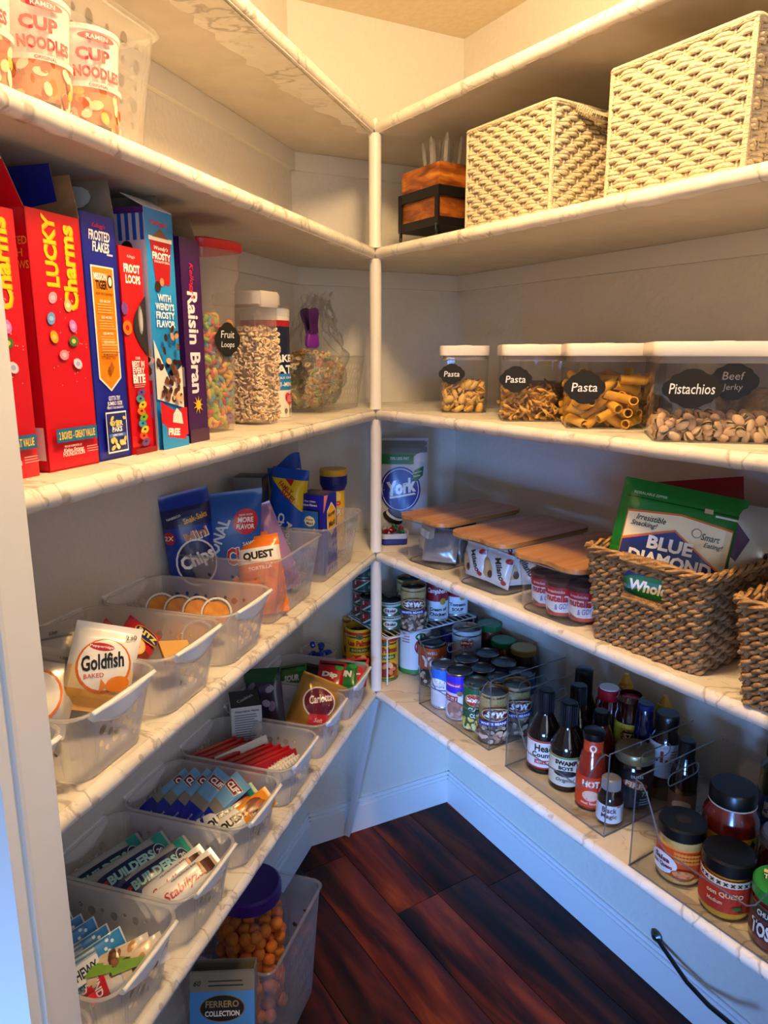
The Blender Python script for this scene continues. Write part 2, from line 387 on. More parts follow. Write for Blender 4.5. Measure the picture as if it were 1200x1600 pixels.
# ceiling lamp above the standing space
T = thing('ceiling_lamp', 'round warm glass ceiling lamp above the pantry entrance', 'lamp', (LAMP_LOC[0], LAMP_LOC[1], CEIL))
MB().lathe([(.045, 0), (.045, -.014), (.03, -.02)][::-1], pl('#d8d2c4', .4)).build('base_plate', T)
m, nt, out = newmat('lamp_glow'); e = N(nt, 'Emission'); e.inputs[0].default_value = (1, .67, .33, 1); e.inputs[1].default_value = LAMP_W; nt.links.new(e.outputs[0], out.inputs[0])
MB().lathe([(.001, -.118), (.04, -.112), (.066, -.092), (.078, -.065), (.066, -.038), (.03, -.018)], m, 24).build('glass_dome', T)
# black cable leaving a wall plate under the right-hand shelves
T = thing('wall_cable', 'black cable hanging from a round plate low on the right wall', 'cable', (0, 0, 0))
mb = MB(); mb.tube([(.560, 1.272, .116), (.566, 1.250, .112), (.585, 1.170, .105), (.606, 1.12, .103), (.627, 1.05, .124), (.64, 1.0, .15)], .0045, pl('#14161a', .4), 8).build('cord', T)
q = (V((.563, 1.272, .115))); Mx = Matrix.Translation(q) @ V((-wn.x, -wn.y, 0)).to_track_quat('Z', 'Y').to_matrix().to_4x4()
MB().lathe([(.013, -.002), (.013, .002), (.008, .006), (.006, .008)], pl('#5a5d60', .3, .8), 16, Mx).build('wall_plate', T)
# ============================================================ BUILDERS FOR THE GROCERIES
def carton(name, label, loc, yaw, w, d, h, col, front=None, left=None, right=None, top=None, cat='box', rot=None, group=None, rough=.35, bodymat=None, open_top=False):
    t = thing(name, label, cat, loc, yaw, group, rot); m = bodymat or pl(col, rough)
    if open_top:
        mb = MB(); th = .0012
        for c, s in (((0, -d/2+th/2, h/2), (w, th, h)), ((0, d/2-th/2, h/2), (w, th, h)), ((-w/2+th/2, 0, h/2), (th, d, h)), ((w/2-th/2, 0, h/2), (th, d, h)), ((0, 0, .001), (w, d, .002))): mb.box(c, s, m)
        mb.build('carton', t, sharp=None)
    else: MB().box((0, 0, h/2), (w, d, h), m, bev=.0012).build('carton', t, sharp=30)
    for dd, mp, nm in ((front, fr_map(w, d), 'spine_print'), (left, lf_map(w, d), 'face_print'), (right, rt_map(w, d), 'face_print'), (top, tp_map(w, d, h), 'top_print')):
        if dd: dd.build(t, mp, name=nm)
    return t
KRAFT = lambda: two('kraft_card', '#8a6a4c', '#a5845f', 40, 3, .35, .65, .8)
def flap(t, p0, p1, out, tilt, L, mat, inner=None, name='flap', taper=.0):
    """card flap hinged on edge p0-p1; tilt degrees from vertical towards out"""
    p0, p1, o = V(p0), V(p1), V(out).normalized(); e = (o*sin(rad(tilt))+V((0, 0, cos(rad(tilt)))))*L; q = (p1-p0)*taper
    n = (p1-p0).cross(e).normalized()*.0008
    vs = [p0, p1, p1+e-q, p0+e+q]; mb = MB()
    mb.add(vs, [(0, 3, 2, 1)], inner or mat); mb.add([v+n for v in vs], [(0, 1, 2, 3)], mat)
    mb.add(vs+[v+n for v in vs], [(0, 1, 5, 4), (1, 2, 6, 5), (2, 3, 7, 6), (3, 0, 4, 7)], inner or mat)
    return mb.build(name, t, sharp=None)
def pouch_fn(W, H, T, crimp=.05, pw=3., seed=0, wr=.07):
    rs = random.Random(seed); ph = [rs.uniform(0, 6.3) for _ in range(6)]
    def f(x, z):
        a = min(1., abs(2*x/W)); c = crimp*H; zz = (z-c)/(H-2*c)*2-1
        if abs(zz) >= 1: return .0006
        k = (1-a**pw)**.55*(1-abs(zz)**pw)**.6
        w = sin(x/W*11+z/H*5+ph[0])*.5+sin(x/W*5-z/H*13+ph[1])*.6+sin(x/W*19+z/H*17+ph[2])*.3
        edge = 1-.5*k
        return .0006+T/2*k*(1+wr*w*edge)
    return f
def pouch(name, label, cat, loc, rot, W, H, T, col, deco=None, crimp=.05, pw=3., seed=0, mat=None, group=None, wr=.07, top=None, part='wrapper', nx=14, nz=20, decoback=None):
    t = thing(name, label, cat, loc, 0, group, rot); f = pouch_fn(W, H, T, crimp, pw, seed, wr); m = mat or pl(col, .28, 0., .15)
    top = top or (lambda x: 0.); f0 = f
    HG = [[f0((i/nx-.5)*W, j/nz*H) for j in range(nz+1)] for i in range(nx+1)]
    def f(x, z):
        a = min(max((x/W+.5)*nx, 0), nx-1e-6); b = min(max(z/H*nz, 0), nz-1e-6); i, j = int(a), int(b); a -= i; b -= j
        return (HG[i][j]*(1-a)+HG[i+1][j]*a)*(1-b)+(HG[i][j+1]*(1-a)+HG[i+1][j+1]*a)*b
    def zt(x, z): return z + top(x)*max(0, (z/H-.6)/.4)
    mb = MB()
    mb.grid(lambda i, j: ((i-.5)*W, -f((i-.5)*W, j*H), zt((i-.5)*W, j*H)), nx, nz, m)
    mb.grid(lambda i, j: ((.5-i)*W, f((.5-i)*W, j*H), zt((.5-i)*W, j*H)), nx, nz, m)
    mb.build(part, t, sharp=None).data.polygons.foreach_set('use_smooth', [True]*(2*nx*nz))
    if deco: deco.build(t, lambda x, y, h: (max(-W*.495, min(W*.495, x)), -f(x, y)-h*1.7-.0003, zt(x, max(0., min(H, y)))), maxe=min(W/nx, H/nz)*.75, rough=.3, coat=.15)
    if decoback: decoback.build(t, lambda x, y, h: (-x, f(x, y)+h*1.6+.0004, zt(x, y)), maxe=max(W, H)/14, rough=.3, coat=.15)
    return t
def can(name, label, loc, yaw, r, h, col, deco=None, cat='can', lidcol='#8d8f90', group=None, pull=False, bodymat=None):
    t = thing(name, label, cat, loc, yaw, group); st = pl('#a9aaa8', .28, 1.)
    MB().lathe([(r*.93, 0), (r*1.0, .0015), (r*1.0, .004), (r*.965, .0055), (r*.965, h-.006), (r*1.0, h-.0045), (r*1.0, h-.001), (r*.97, h)], st, 28, cap1=False).build('can_body', t)
    ld = MB().lathe([(r*.97, h-.0003), (r*.93, h-.004), (r*.80, h-.0035), (r*.76, h-.0042), (r*.5, h-.004), (r*.46, h-.0046), (.0005, h-.0046)], pl(lidcol, .33, .9), 28, cap0=False).build('lid', t)
    if pull: MB().tube([(r*.2*cos(a)-r*.3, r*.2*sin(a)*.8, h-.0025) for a in [2*pi*i/10 for i in range(10)]], .0009, st, 5, closed=True).build('pull_ring', ld)
    lb = MB().lathe([(r*.972, .007), (r*.98, .0072), (r*.98, h-.0075), (r*.972, h-.007)], bodymat or pl(col, .35), 28, cap0=False, cap1=False).build('label_wrap', t)
    if deco: deco.build(lb, cy_map(r*.98), maxe=r*.35)
    return t
def vessel(name, label, cat, loc, yaw, prof, mat, lid=None, lidmat=None, lab=None, labmat=None, deco=None, group=None, n=28, lidname='lid', glass=None, topdeco=None, ribs=0):
    """jar or bottle: prof = contents/body profile; lid = profile; lab = (r, z0, z1) label sleeve"""
    t = thing(name, label, cat, loc, yaw, group)
    MB().lathe(prof, mat, n).build('body', t)
    if glass: MB().lathe(glass, GLASS(), n, cap0=False, cap1=False).build('glass', t)
    if lid:
        lo = MB().lathe(lid, lidmat, n).build(lidname, t)
        if ribs:
            mb = MB(); r = max(a for a, b in lid); z0 = min(b for a, b in lid); z1 = max(b for a, b in lid)
            for i in range(ribs):
                a = 2*pi*i/ribs; mb.box((r*cos(a), r*sin(a), (z0+z1)/2), (.0008, .0008, (z1-z0)*.8), lidmat)
            mb.build('grip_ribs', lo, sharp=None)
        if topdeco:
            zt = max(b for a, b in lid); topdeco.build(lo, lambda x, y, h: (x, y, zt+h))
    if lab:
        r, z0, z1 = lab; lb = MB().lathe([(r-.0002, z0), (r+.0002, z0), (r+.0002, z1), (r-.0002, z1)], labmat or pl('#eeeae0', .4), n, cap0=False, cap1=False).build('label_wrap', t)
        if deco: deco.build(lb, cy_map(r+.0003, z0), maxe=r*.35)
    return t
def beans(d, x0, y0, x1, y1, n, cols, r, seed=1):
    rs = random.Random(seed)
    for i in range(n): d.ell(rs.uniform(x0, x1), rs.uniform(y0, y1), r*rs.uniform(.9, 1.3), r*rs.uniform(.6, .8), rs.choice(cols), 8, rs.uniform(0, 180))
    return d
# ---- perforated plastic baskets
def perforated(mb, mat, rb, rt, h, holes_front, holes_side, z0=.003, rb_r=.02, rt_r=.026, holes_back=None):
    """tapered rounded-rectangle wall; rb=(w,d) at base, rt=(w,d) at rim; holes = [(s, t, r)] with s in metres from the panel's middle, t height"""
    n = 7; bot = rrect(*rb, rb_r, z0, n); top = rrect(*rt, rt_r, h, n); q = n+1
    cor = [(bot[i*q:(i+1)*q], top[i*q:(i+1)*q]) for i in range(4)]
    for b, t in cor:
        vs = list(b)+list(t); mb.add(vs, [(i, i+1, q+i+1, q+i) for i in range(n)], mat)
    pan = [(0, 1, holes_back if holes_back is not None else holes_front), (1, 2, holes_side), (2, 3, holes_front), (3, 0, holes_side)]
    for a, b, holes in pan:
        p00, p01 = V(cor[a][0][-1]), V(cor[a][1][-1]); p10, p11 = V(cor[b][0][0]), V(cor[b][1][0])
        Lm = ((p10-p00).length+(p11-p01).length)/2; Hh = ((p01+p11)/2-(p00+p10)/2).length
        loops = [[(0, 0), (.25, 0), (.5, 0), (.75, 0), (1, 0), (1, 1), (.75, 1), (.5, 1), (.25, 1), (0, 1)]]
        for hole in holes:
            s, tt, r = hole[:3]; ry = hole[3] if len(hole) > 3 else r; k = 8 if r < .004 else 12
            if abs(s)+r > Lm/2-.002: continue
            sl = hole[4] if len(hole) > 4 else 0
            loops.append([(.5+(s+r*cos(2*pi*i/k)+sl*ry*sin(2*pi*i/k))/Lm, (tt+ry*sin(2*pi*i/k))/Hh) for i in range(k)])
        allp = [p for l in loops for p in l]; tr = tessellate_polygon([[V((x*Lm, y*Hh, 0)) for x, y in l] for l in loops])
        vs = [(p00.lerp(p10, x)).lerp(p01.lerp(p11, x), y) for x, y in allp]; fs = []
        for i, j, k in tr:
            c = (V(allp[j])-V(allp[i])).cross(V(allp[k])-V(allp[i])); fs.append((i, j, k) if c > 0 else (i, k, j))
        mb.add(vs, fs, mat)
    mb.add(bot, [tuple(range(len(bot)))], mat)
def frost_basket_proto(w=.147, d=.218, h=.082, mat=None):
    mat = mat or FROST(); t = bpy.data.objects.new('storage_basket', None); t.empty_display_size = .02; COL.objects.link(t)
    front = [(-.026, .050, .0062), (-.029, .034, .0042), (-.014, .041, .0050), (-.013, .0545, .0036), (-.002, .050, .0050), (-.004, .031, .0074), (.0105, .041, .0046), (.013, .0545, .0036), (.0215, .031, .0068), (.027, .047, .0046), (-.019, .024, .0042), (.009, .020, .0038), (.031, .019, .0036)]
    side = [(-.074, .055, .006), (-.056, .056, .003), (-.040, .053, .0055), (-.024, .057, .003), (-.008, .052, .006), (.010, .056, .003), (.026, .052, .0065), (.043, .057, .0035), (.060, .051, .0062), (.076, .056, .003),
            (-.060, .038, .004), (-.016, .034, .005), (.018, .036, .0035), (.048, .033, .0048), (.070, .034, .003)]
    mb = MB(); perforated(mb, mat, (w*.74, d*.86), (w-.006, d-.006), h, front, side, rb_r=.022, rt_r=.026); mb.build('basket_wall', t, sharp=None, solid=.0013)
    path = rrect(w-.002, d-.002, .028, h, 6); MB().tube(path, .0026, mat, 6, closed=True, rad2=.0022).build('rim', t, sharp=60)
    for s in (-1, 1):
        hw = w*.36; mb = MB(); y0 = s*(d/2)
        def fn(i, j):
            x = (i*2-1)*hw; e = abs(i*2-1); dep = .010+.018*(1-min(1., max(0, (e-.55)/.45)))**1.0*(.75+.25*cos(e*4))
            dep *= (1 if e < .93 else .55); o = .0035*(1-abs(j*2-1)**2)
            return (x, y0+s*(.0035*(1-j)-.004*j+.001), h+.0035-j*dep)
        mb.grid(fn, 20, 5, pl('#f6f6f4', .35)); mb.build('grip', t, sharp=60, solid=.0045, off=0)
    return t
def clear_basket(name, label, cat, loc, yaw, w, d, h, mat, slats=True, group=None):
    t = thing(name, label, cat, loc, yaw, group); fr = []; sd = []
    def rows(L):
        out = []
        if slats:
            for r in range(5):
                tt = h*(.17+.155*r); k = int((L*.82)/.0150)
                for i in range(k): out.append(((i-(k-1)/2+.5*(r % 2))*.0150, tt, .0042, h*.052, .35))
        return out
    fr = rows(w*.85); sd = [((i-3)*d*.1, h*(.55 if i % 2 else .7), .0055 if i % 2 else .0035) for i in range(7)]
    mb = MB(); perforated(mb, mat, (w*.82, d*.82), (w-.004, d-.004), h, fr, sd, rb_r=.012, rt_r=.018); mb.build('basket_wall', t, sharp=None, solid=.0012)
    MB().tube(rrect(w, d, .02, h, 5), .003, mat, 6, closed=True, rad2=.002).build('rim', t, sharp=60)
    return t
# ---- clear acrylic bin with a scooped front and slots in the ends
def acrylic_bin(label, loc, yaw, w, d, h):
    t = thing('acrylic_bin', label, 'bin', loc, yaw, 'clear acrylic bins on the lowest shelf'); A_, E_ = ACRY(), ACEDGE(); th = .0022
    MB().box((0, 0, .0012), (w, d, .0024), A_).build('bin_floor', t, sharp=None)
    MB().box((0, d/2-th/2, h/2), (w-2*th, th, h-.003), A_).build('back_panel', t, sharp=None)
    # scooped front
    xs = [i/24 for i in range(25)]
    def top(x):
        a = abs(x*2-1); k = min(1, max(0, (a-.50)/.44)); k = k*k*(3-2*k); return h*(.40+.57*k)
    poly = [(-w/2, .0024), (w/2, .0024)] + [(w/2-x*w, top(x)) for x in xs]
    Mx = Matrix.Translation((0, -d/2+th, 0)) @ Matrix.Rotation(rad(90), 4, 'X')
    f = MB().prism(poly, 0, th, A_, Mx).build('front_panel', t, sharp=None)
    MB().tube([(w/2-x*w, -d/2+th/2, top(x)) for x in xs], .0012, E_, 5).build('scoop_edge', f)
    for s in (-1, 1):
        x = s*(w/2-th/2); Ms = Matrix(((0, 0, 1, x-th/2), (1, 0, 0, 0), (0, 1, 0, 0), (0, 0, 0, 1)))
        outer = [(-d/2+th, .0024), (d/2, .0024), (d/2, h), (-d/2+th, h)]
        sl = [(p[0]+.01, p[1]+h*.77) for p in rrect(d*.36, h*.14, h*.068, 0, 4)]
        loops = [[V((a, b, 0)) for a, b in outer], [V((a, b, 0)) for a, b in sl]]; tr = tessellate_polygon(loops); P = outer+sl
        mb = MB(); mb.add([(x, a, b) for a, b in P], [tuple(q) for q in tr], A_); so = mb.build('side_panel', t, sharp=None, solid=th)
        MB().tube([(x, a, b) for a, b in sl], .0011, E_, 5, closed=True).build('slot_edge', so)
        MB().tube([(x, -d/2, h-.0005), (x, d/2, h)], .0011, E_, 5).build('top_edge', so); MB().tube([(x, -d/2+.001, .001), (x, -d/2+.001, h)], .0011, E_, 5).build('corner_edge', so)
        MB().tube([(x, -d/2, .001), (x, d/2, .001)], .0013, E_, 5).build('bottom_edge', so)
    MB().tube([(-w/2, -d/2, .001), (w/2, -d/2, .001)], .0013, E_, 5).build('bottom_edge', f)
    return t
# ---- woven baskets
def woven(t, w, d, h, rows, ncol, r, mat, amp, taper=1., twist=False, stake_mat=None, cr=.01, skip=None, pair=1):
    """rows of weft wave in and out of upright stakes; each row and each stake is its own part"""
    per = []
    sizes = (w, d, w, d); half = [(-w/2, -d/2), (w/2, -d/2), (w/2, d/2), (-w/2, d/2)]
    nn = [max(2, round(s/((2*(w+d))/ncol))) for s in sizes]; nn = [n+(n % 2) for n in nn]
    base = []
    for k in range(4):
        a, b = V(half[k]), V(half[(k+1) % 4]); e = (b-a).normalized(); o = V((e.y, -e.x))
        for i in range(nn[k]): base.append((a.lerp(b, (i+.5)/nn[k]), o, k))
    tot = len(base); inner = MB(); th = r*.9
    ring = lambda z, s, g: [(x*s, y*s, z) for x, y, _ in rrect(w-2*g, d-2*g, cr, 0, 3)]
    if skip: inner.loft([ring(.002, taper, amp+th), ring(.006, taper, amp+th)], mat).build('bottom', t, sharp=50)
    else: inner.loft([ring(.002, taper, amp+th), ring(h-r, 1, amp+th), ring(h-r, 1, amp+th+.003), ring(.006, taper, amp+th+.003)], mat, True, True).build('liner', t, sharp=50)
    sub = 4 if not twist else 10
    for j in range(rows):
        z = r+(h-2*r)*j/(rows-1); s = taper+(1-taper)*z/h; cen = []
        L = tot*sub
        for i in range(L):
            u = i/sub; k = int(u); f = u-k; p0, o0, s0 = base[k]; p1, o1, s1 = base[(k+1) % tot]
            p = p0.lerp(p1, f) if s0 == s1 else (p0.lerp(V(half[s1]), f*2) if f < .5 else V(half[s1]).lerp(p1, f*2-1))
            o = o0.lerp(o1, f); a = cos(pi*u+pi*(j//pair))*amp
            if s0 != s1: o = o.normalized(); p = p - o*min(f, 1-f)*cr*.8
            q = p*s+o*a; cen.append(V((q.x, q.y, z)))
        mb = MB()
        if twist:
            for ph in (0, pi):
                pts = []
                for i, c in enumerate(cen):
                    tn = (cen[(i+1) % L]-cen[i-1]).normalized(); x = tn.cross(V((0, 0, 1))); an = i/sub*pi*1.35*(1 if j % 2 else -1)*0+i/sub*pi*1.5+ph
                    pts.append(c+x*r*.55*cos(an)+V((0, 0, r*.62*sin(an))))
                mb.tube(pts, r*.62, mat, 5, closed=True)
        else:
            mb.tube(cen, r, mat, 6, closed=True, rad2=r*1.05)
        if skip and skip(j): 
            mb2 = MB(); keep = [f for f in mb.f if not all(abs(mb.v[i][0]) < skip(j) and mb.v[i][1] < -d/2*.75 for i in f)]
            mb.f = keep; mb.m = mb.m[:len(keep)]
        mb.build('weave_row', t, sharp=None).data.polygons.foreach_set('use_smooth', [True]*len(mb.f))
    sm = None
    for i, (p, o, k) in enumerate(base):
        for z0, z1 in (((.001, h-r),) if not (skip and k == 0 and any(skip(j) and abs(p.x) < skip(j) for j in range(rows))) else ((.001, h*.5), (h*.86, h-r))):
            q0 = p*(taper+(1-taper)*z0/h); q1 = p*(taper+(1-taper)*z1/h)
            MB().tube([(q0.x, q0.y, z0), (q1.x, q1.y, z1)], r*.55, stake_mat or mat, 5).build('stake', t)
def pile(src, poly_ok, n, z0, rad_, x0, x1, y0, y1, label, cat, group, M, tries=14, cell=.004, flat=.75, seed=3, edge=.5, zmax=1., hscale=.6):
    """drop copies of src one by one into a container (M = container matrix); a height field keeps them stacked"""
    rs = random.Random(seed); nx = int((x1-x0)/cell)+1; ny = int((y1-y0)/cell)+1; H = [[z0]*ny for _ in range(nx)]; k = max(1, int(rad_/cell*.8))
    out = []
    for i in range(n):
        best = None
        for _ in range(tries):
            x = rs.uniform(x0, x1); y = rs.uniform(y0, y1)
            if not poly_ok(x, y): continue
            a = int((x-x0)/cell); b = int((y-y0)/cell); hh = 0
            for p in range(max(0, a-k), min(nx, a+k+1)):
                for q in range(max(0, b-k), min(ny, b+k+1)): hh = max(hh, H[p][q])
            if best is None or hh < best[0]: best = (hh, x, y, a, b)
        if best is None: continue
        hh, x, y, a, b = best
        if hh > zmax: continue
        for p in range(max(0, a-k), min(nx, a+k+1)):
            for q in range(max(0, b-k), min(ny, b+k+1)): H[p][q] = hh+rad_*2*hscale
        o = src if not out else src.copy()
        if out: COL.objects.link(o)
        o.location = M @ V((x, y, hh+rad_*hscale)); o.rotation_euler = (rs.uniform(-flat, flat)*1.6, rs.uniform(-flat, flat)*1.6, rs.uniform(0, 6.3))
        tag(o, label, cat, group); out.append(o)
    return out
def MW(loc, yaw): return Matrix.Translation(loc) @ Matrix.Rotation(yaw, 4, 'Z')
def plaque(d, cx, cy, w, h, txt, ts=.3, lines=None):
    n = 48; P = []
    for i in range(n):
        a = 2*pi*i/n; k = 1+.09*cos(4*a)+.05*cos(8*a); P.append((cx+w/2*k*math.copysign(abs(cos(a))**.7, cos(a)), cy+h/2*k*math.copysign(abs(sin(a))**.7, sin(a))))
    d.poly(P, pl('#0a0a0b', .7))
    if lines:
        for i, l in enumerate(lines): d.text(l, cx, cy+h*(.17-.36*i), h*.24, '#f0f0ee', bold=.0, shear=.12)
    else: d.text(txt, cx, cy, h*ts, '#f2f2f0', bold=.006, shear=.1, maxw=w*.86)
    return d
def facecam(p, off=0.): return atan2(-p[0], p[1])+off
# ============================================================ LEFT SHELVES
RED, YEL, NAVY = '#c8102a', '#ffd21f', '#15206e'
# ---- second shelf: clear basket of noodle cups
t = thing('clear_basket', 'clear round-holed plastic basket of noodle cups at the upper left', 'basket', LP(.862, .104, Z[1]), YL)
rs = random.Random(4); hl = []
for i in range(9):
    for j in range(5): hl.append(((i-4)*.0245+rs.uniform(-.002, .002), .022+.019*j, .0062 if (i+j) % 2 else .0036, .0075 if (i+j) % 2 else .0042))
mb = MB(); perforated(mb, CLEARP(), (.245, .145), (.276, .176), .122, hl, hl[10:35], rb_r=.012, rt_r=.02); mb.build('basket_wall', t, sharp=None, solid=.0012)
MB().tube(rrect(.282, .182, .022, .122, 5), .0042, CLEARP(), 6, closed=True, rad2=.003).build('rim', t, sharp=60)
for i, (u, wd) in enumerate(((.780, 'right-hand'), (.855, 'middle'), (.930, 'left-hand'))):
    d = D(); c = '#d62a3a'; w = .062
    d.rect(-.036, 0, .036, .048, '#e88a5a'); beans(d, -.034, .004, .034, .044, 26, ['#f2c25a', '#e0552f', '#f0dca6', '#c9602e', '#f5e9c8'], .006, i)
    d.rect(-.036, .046, .036, .051, '#f4f0ea'); d.text('ORIGINAL', 0, .0485, .003, c); d.rect(-.012, .004, .012, .012, '#4a3a38')
    d.text('CUP', -.004, .076, .012, c, w=.030, bold=.05); d.text('NOODLES', 0, .060, .011, c, w=.044, bold=.05); d.ell(0, .092, .016, .004, c); d.text('RAMEN', 0, .092, .004, '#ffffff')
    vessel('noodle_cup', f'white and orange paper noodle cup, {wd} one in the clear basket', 'cup', LP(u, .072, Z[1]+.006), YL-.55, [(.026, 0), (.0265, .003), (.0345, .098), (.0360, .099), (.0360, .102), (.034, .103)], pl('#f3efe8', .5),
           lid=[(.0362, .1015), (.0362, .1035), (.034, .1045)], lidmat=pl('#e9e2d6', .4), group='noodle cups').name
    o = [k for k in bpy.data.objects if k.get('label', '').startswith('white and orange paper noodle cup, '+wd)][0]
    d.build(o, lambda x, y, h: ((.0268+y*.082+h)*sin(x/.031), -(.0268+y*.082+h)*cos(x/.031), y+.0005), maxe=.008)
# ---- third shelf: cereal boxes, spines to the aisle
def marsh(d, w, h, seed):
    r = random.Random(seed)
    for i, (x, y) in enumerate(((.35, .68), (.62, .655), (.28, .60), (.68, .575), (.30, .53), (.66, .515), (.45, .46), (.70, .425))):
        d.ell(w*x, h*y, .0065, .0052, ['#f0a0b8', '#f0c070', '#6aa0e0', '#c880d0', '#f0a830', '#3a7a3a', '#f090a0', '#e8d8e8'][i], 10, r.uniform(0, 180)); d.ell(w*x, h*y, .003, .0025, ['#f6c6d0', '#f6e8c0', '#a8c8f0', '#e0b0e8', '#f8d060', '#f0d060', '#f8c0c8', '#a0b8f0'][i], 8)
    for i in range(24): d.ell(r.uniform(.1, .9)*w, r.uniform(.33, .7)*h, .0006, .0006, '#ffe0e0', 5)
def charms_spine(w, h):
    d = D()
    d.text('LUCKY', w*.40, h*.855, w*.24, '#e8a010', rot=90, w=h*.27, bold=.05); d.text('LUCKY', w*.385, h*.856, w*.23, YEL, rot=90, w=h*.265, bold=.03)
    d.text('Charms', w*.72, h*.80, w*.27, '#e8a010', rot=90, w=h*.33, bold=.05); d.text('Charms', w*.705, h*.801, w*.26, YEL, rot=90, w=h*.325, bold=.03)
    marsh(d, w, h, 3)
    d.rect(w*.12, h*.115, w*.93, h*.17, '#1f6a9a'); d.text('2 BOXES - GREAT VALUE', w*.525, h*.142, h*.032, YEL, w=w*.72, bold=.02)
    d.text('PROUD SUPPORTER OF', w*.42, h*.097, .0022, '#f6dada', w=w*.34); d.text('FOUNDATION', w*.42, h*.066, .0045, '#ffffff', w=w*.42); d.text('Kelso Strong', w*.42, h*.080, .005, '#ffffff', w=w*.4, shear=.3)
    d.lines(w*.68, w*.95, h*.09, h*.06, 3, '#f0b8b8', .3); return d
for lab, u, w, h, opn in (('red cereal box with yellow lettering, half hidden by the door jamb', .955, .070, .246, 0), ('red cereal box with yellow lettering and an open top flap', .868, .072, .252, 1)):
    lf = D(); lf.rect(.004, .004, .012, .03, '#f4e8e8')
    for i, s in enumerate(('TOASTED', 'WITH', 'MALLOWS')): lf.text(s, .128, .222-i*.011, .0075, '#e8c040', maxw=.04)
    lf.rect(.112, .012, .146, .045, '#f4eeee'); lf.text('12', .129, .030, .008, '#222222'); lf.ell(.07, .13, .05, .06, '#ffd21f', 24); lf.ell(.07, .13, .045, .055, '#d81a30', 24)
    t = carton('cereal_box', lab, LP(u, .128, Z[2]), YL+rad(-2), w, .148, h, '#cf0f28', charms_spine(w, h), left=lf, group='cereal boxes', open_top=bool(opn))
    if opn:
        flap(t, (-w/2, .074, h), (-w/2, -.074, h), (-1, 0, 0), 28, .046, pl('#cf0f28', .35), KRAFT()); flap(t, (w/2, -.074, h), (w/2, .074, h), (1, 0, 0), 6, .044, KRAFT(), KRAFT(), taper=.08)
        flap(t, (w/2, .074, h), (-w/2, .074, h), (0, 1, 0), 10, .036, pl('#cf0f28', .35), KRAFT()); d = D(); 
        for sgn, tx in ((0, "They're Magically"),): d.text(tx, .062, .020, .010, '#e8b020', rot=180, w=.10, shear=.2)
        d.rect(.0, .040, .148, .0455, '#efe9e4')
        d.build(t, lambda x, y, hh: (-w/2-y*sin(rad(28))-(hh+.0012)*cos(rad(28)), .074-x, h+y*cos(rad(28))+hh), name='flap_print')
# blue flakes box
w, h = .056, .262; d = D(); BL_ = '#12209a'
d.text("Kellogg's", w*.5, h*.955, .006, '#e0283c', shear=.3); d.text('FROSTED', w*.5, h*.918, .0105, '#ffffff', w=w*.62, bold=.03, shear=.15); d.text('FLAKES', w*.52, h*.874, .0105, '#ffffff', w=w*.5, bold=.03, shear=.15); d.rect(w*.68, h*.845, w*.86, h*.853, '#c8d0f0')
d.poly([(w*.16, h*.80), (w*.84, h*.80), (w*.84, h*.345), (w*.5, h*.29), (w*.16, h*.345)], '#f2f0ea'); d.poly([(w*.20, h*.793), (w*.80, h*.793), (w*.80, h*.35), (w*.5, h*.30), (w*.20, h*.35)], '#f28a12')
d.text('MISSION', w*.42, h*.758, .0075, '#ffffff', w=w*.38, bold=.03); d.text('TIGER', w*.44, h*.725, .0095, '#2a2118', w=w*.34, bold=.04); d.ell(w*.70, h*.742, .0045, .007, '#24304a', 12); d.ell(w*.70, h*.742, .003, .005, '#f4f0e4', 10)
d.text('HOW YOU CAN HELP', w*.5, h*.69, .003, '#5a2a08', w=w*.5)
for y in (.66, .595, .53, .495): d.text('SEE MORE', w*.5, h*y, .0028, '#fff2d8', w=w*.32); d.lines(w*.26, w*.76, h*(y-.008), h*(y-.05), 4, '#f8c878', .3)
d.rect(w*.22, h*.452, w*.78, h*.4545, '#7a4210'); d.text('SEE MISSION TIGER', w*.5, h*.443, .003, '#7a3a08', w=w*.46); d.text('IN ACTION', w*.5, h*.430, .003, '#7a3a08', w=w*.28)
d.poly([(w*.5, h*.415), (w*.58, h*.39), (w*.5, h*.362), (w*.42, h*.39)], '#a85a10')
d.text('GOTTA TRY', w*.5, h*.262, .005, '#ffffff', w=w*.36, bold=.02); d.text('JUMBO SIZE', w*.5, h*.238, .0055, '#ffffff', w=w*.46, bold=.02); d.text('PERFECT FOR SNACKING', w*.5, h*.222, .0026, '#ffffff', w=w*.5)
d.rect(w*.18, h*.03, w*.82, h*.205, '#f2f4fa'); d.rect(w*.20, h*.037, w*.80, h*.198, '#22317c'); d.text('TIGER', w*.5, h*.155, .006, '#f6e8a0', bold=.04); d.text('PAKS', w*.5, h*.130, .006, '#ffffff', bold=.04); d.rect(w*.24, h*.097, w*.76, h*.112, '#4a78c8'); d.text('JUMBO SNAX', w*.5, h*.1045, .0028, '#ffffff')
beans(d, w*.26, h*.05, w*.72, h*.09, 10, ['#f0d070', '#f8e8a8'], .0035, 8); beans(d, w*.24, h*.13, w*.76, h*.18, 5, ['#f0d070'], .003, 9)
t = carton('cereal_box', 'dark blue flakes cereal box with an orange panel on its spine', LP(.801, .130, Z[2]), YL, w, .148, h, BL_, d, group='cereal boxes', open_top=True, left=D().rect(0, 0, .148, h, '#1f78c8').ell(.08, .13, .05, .06, '#f0a020'))
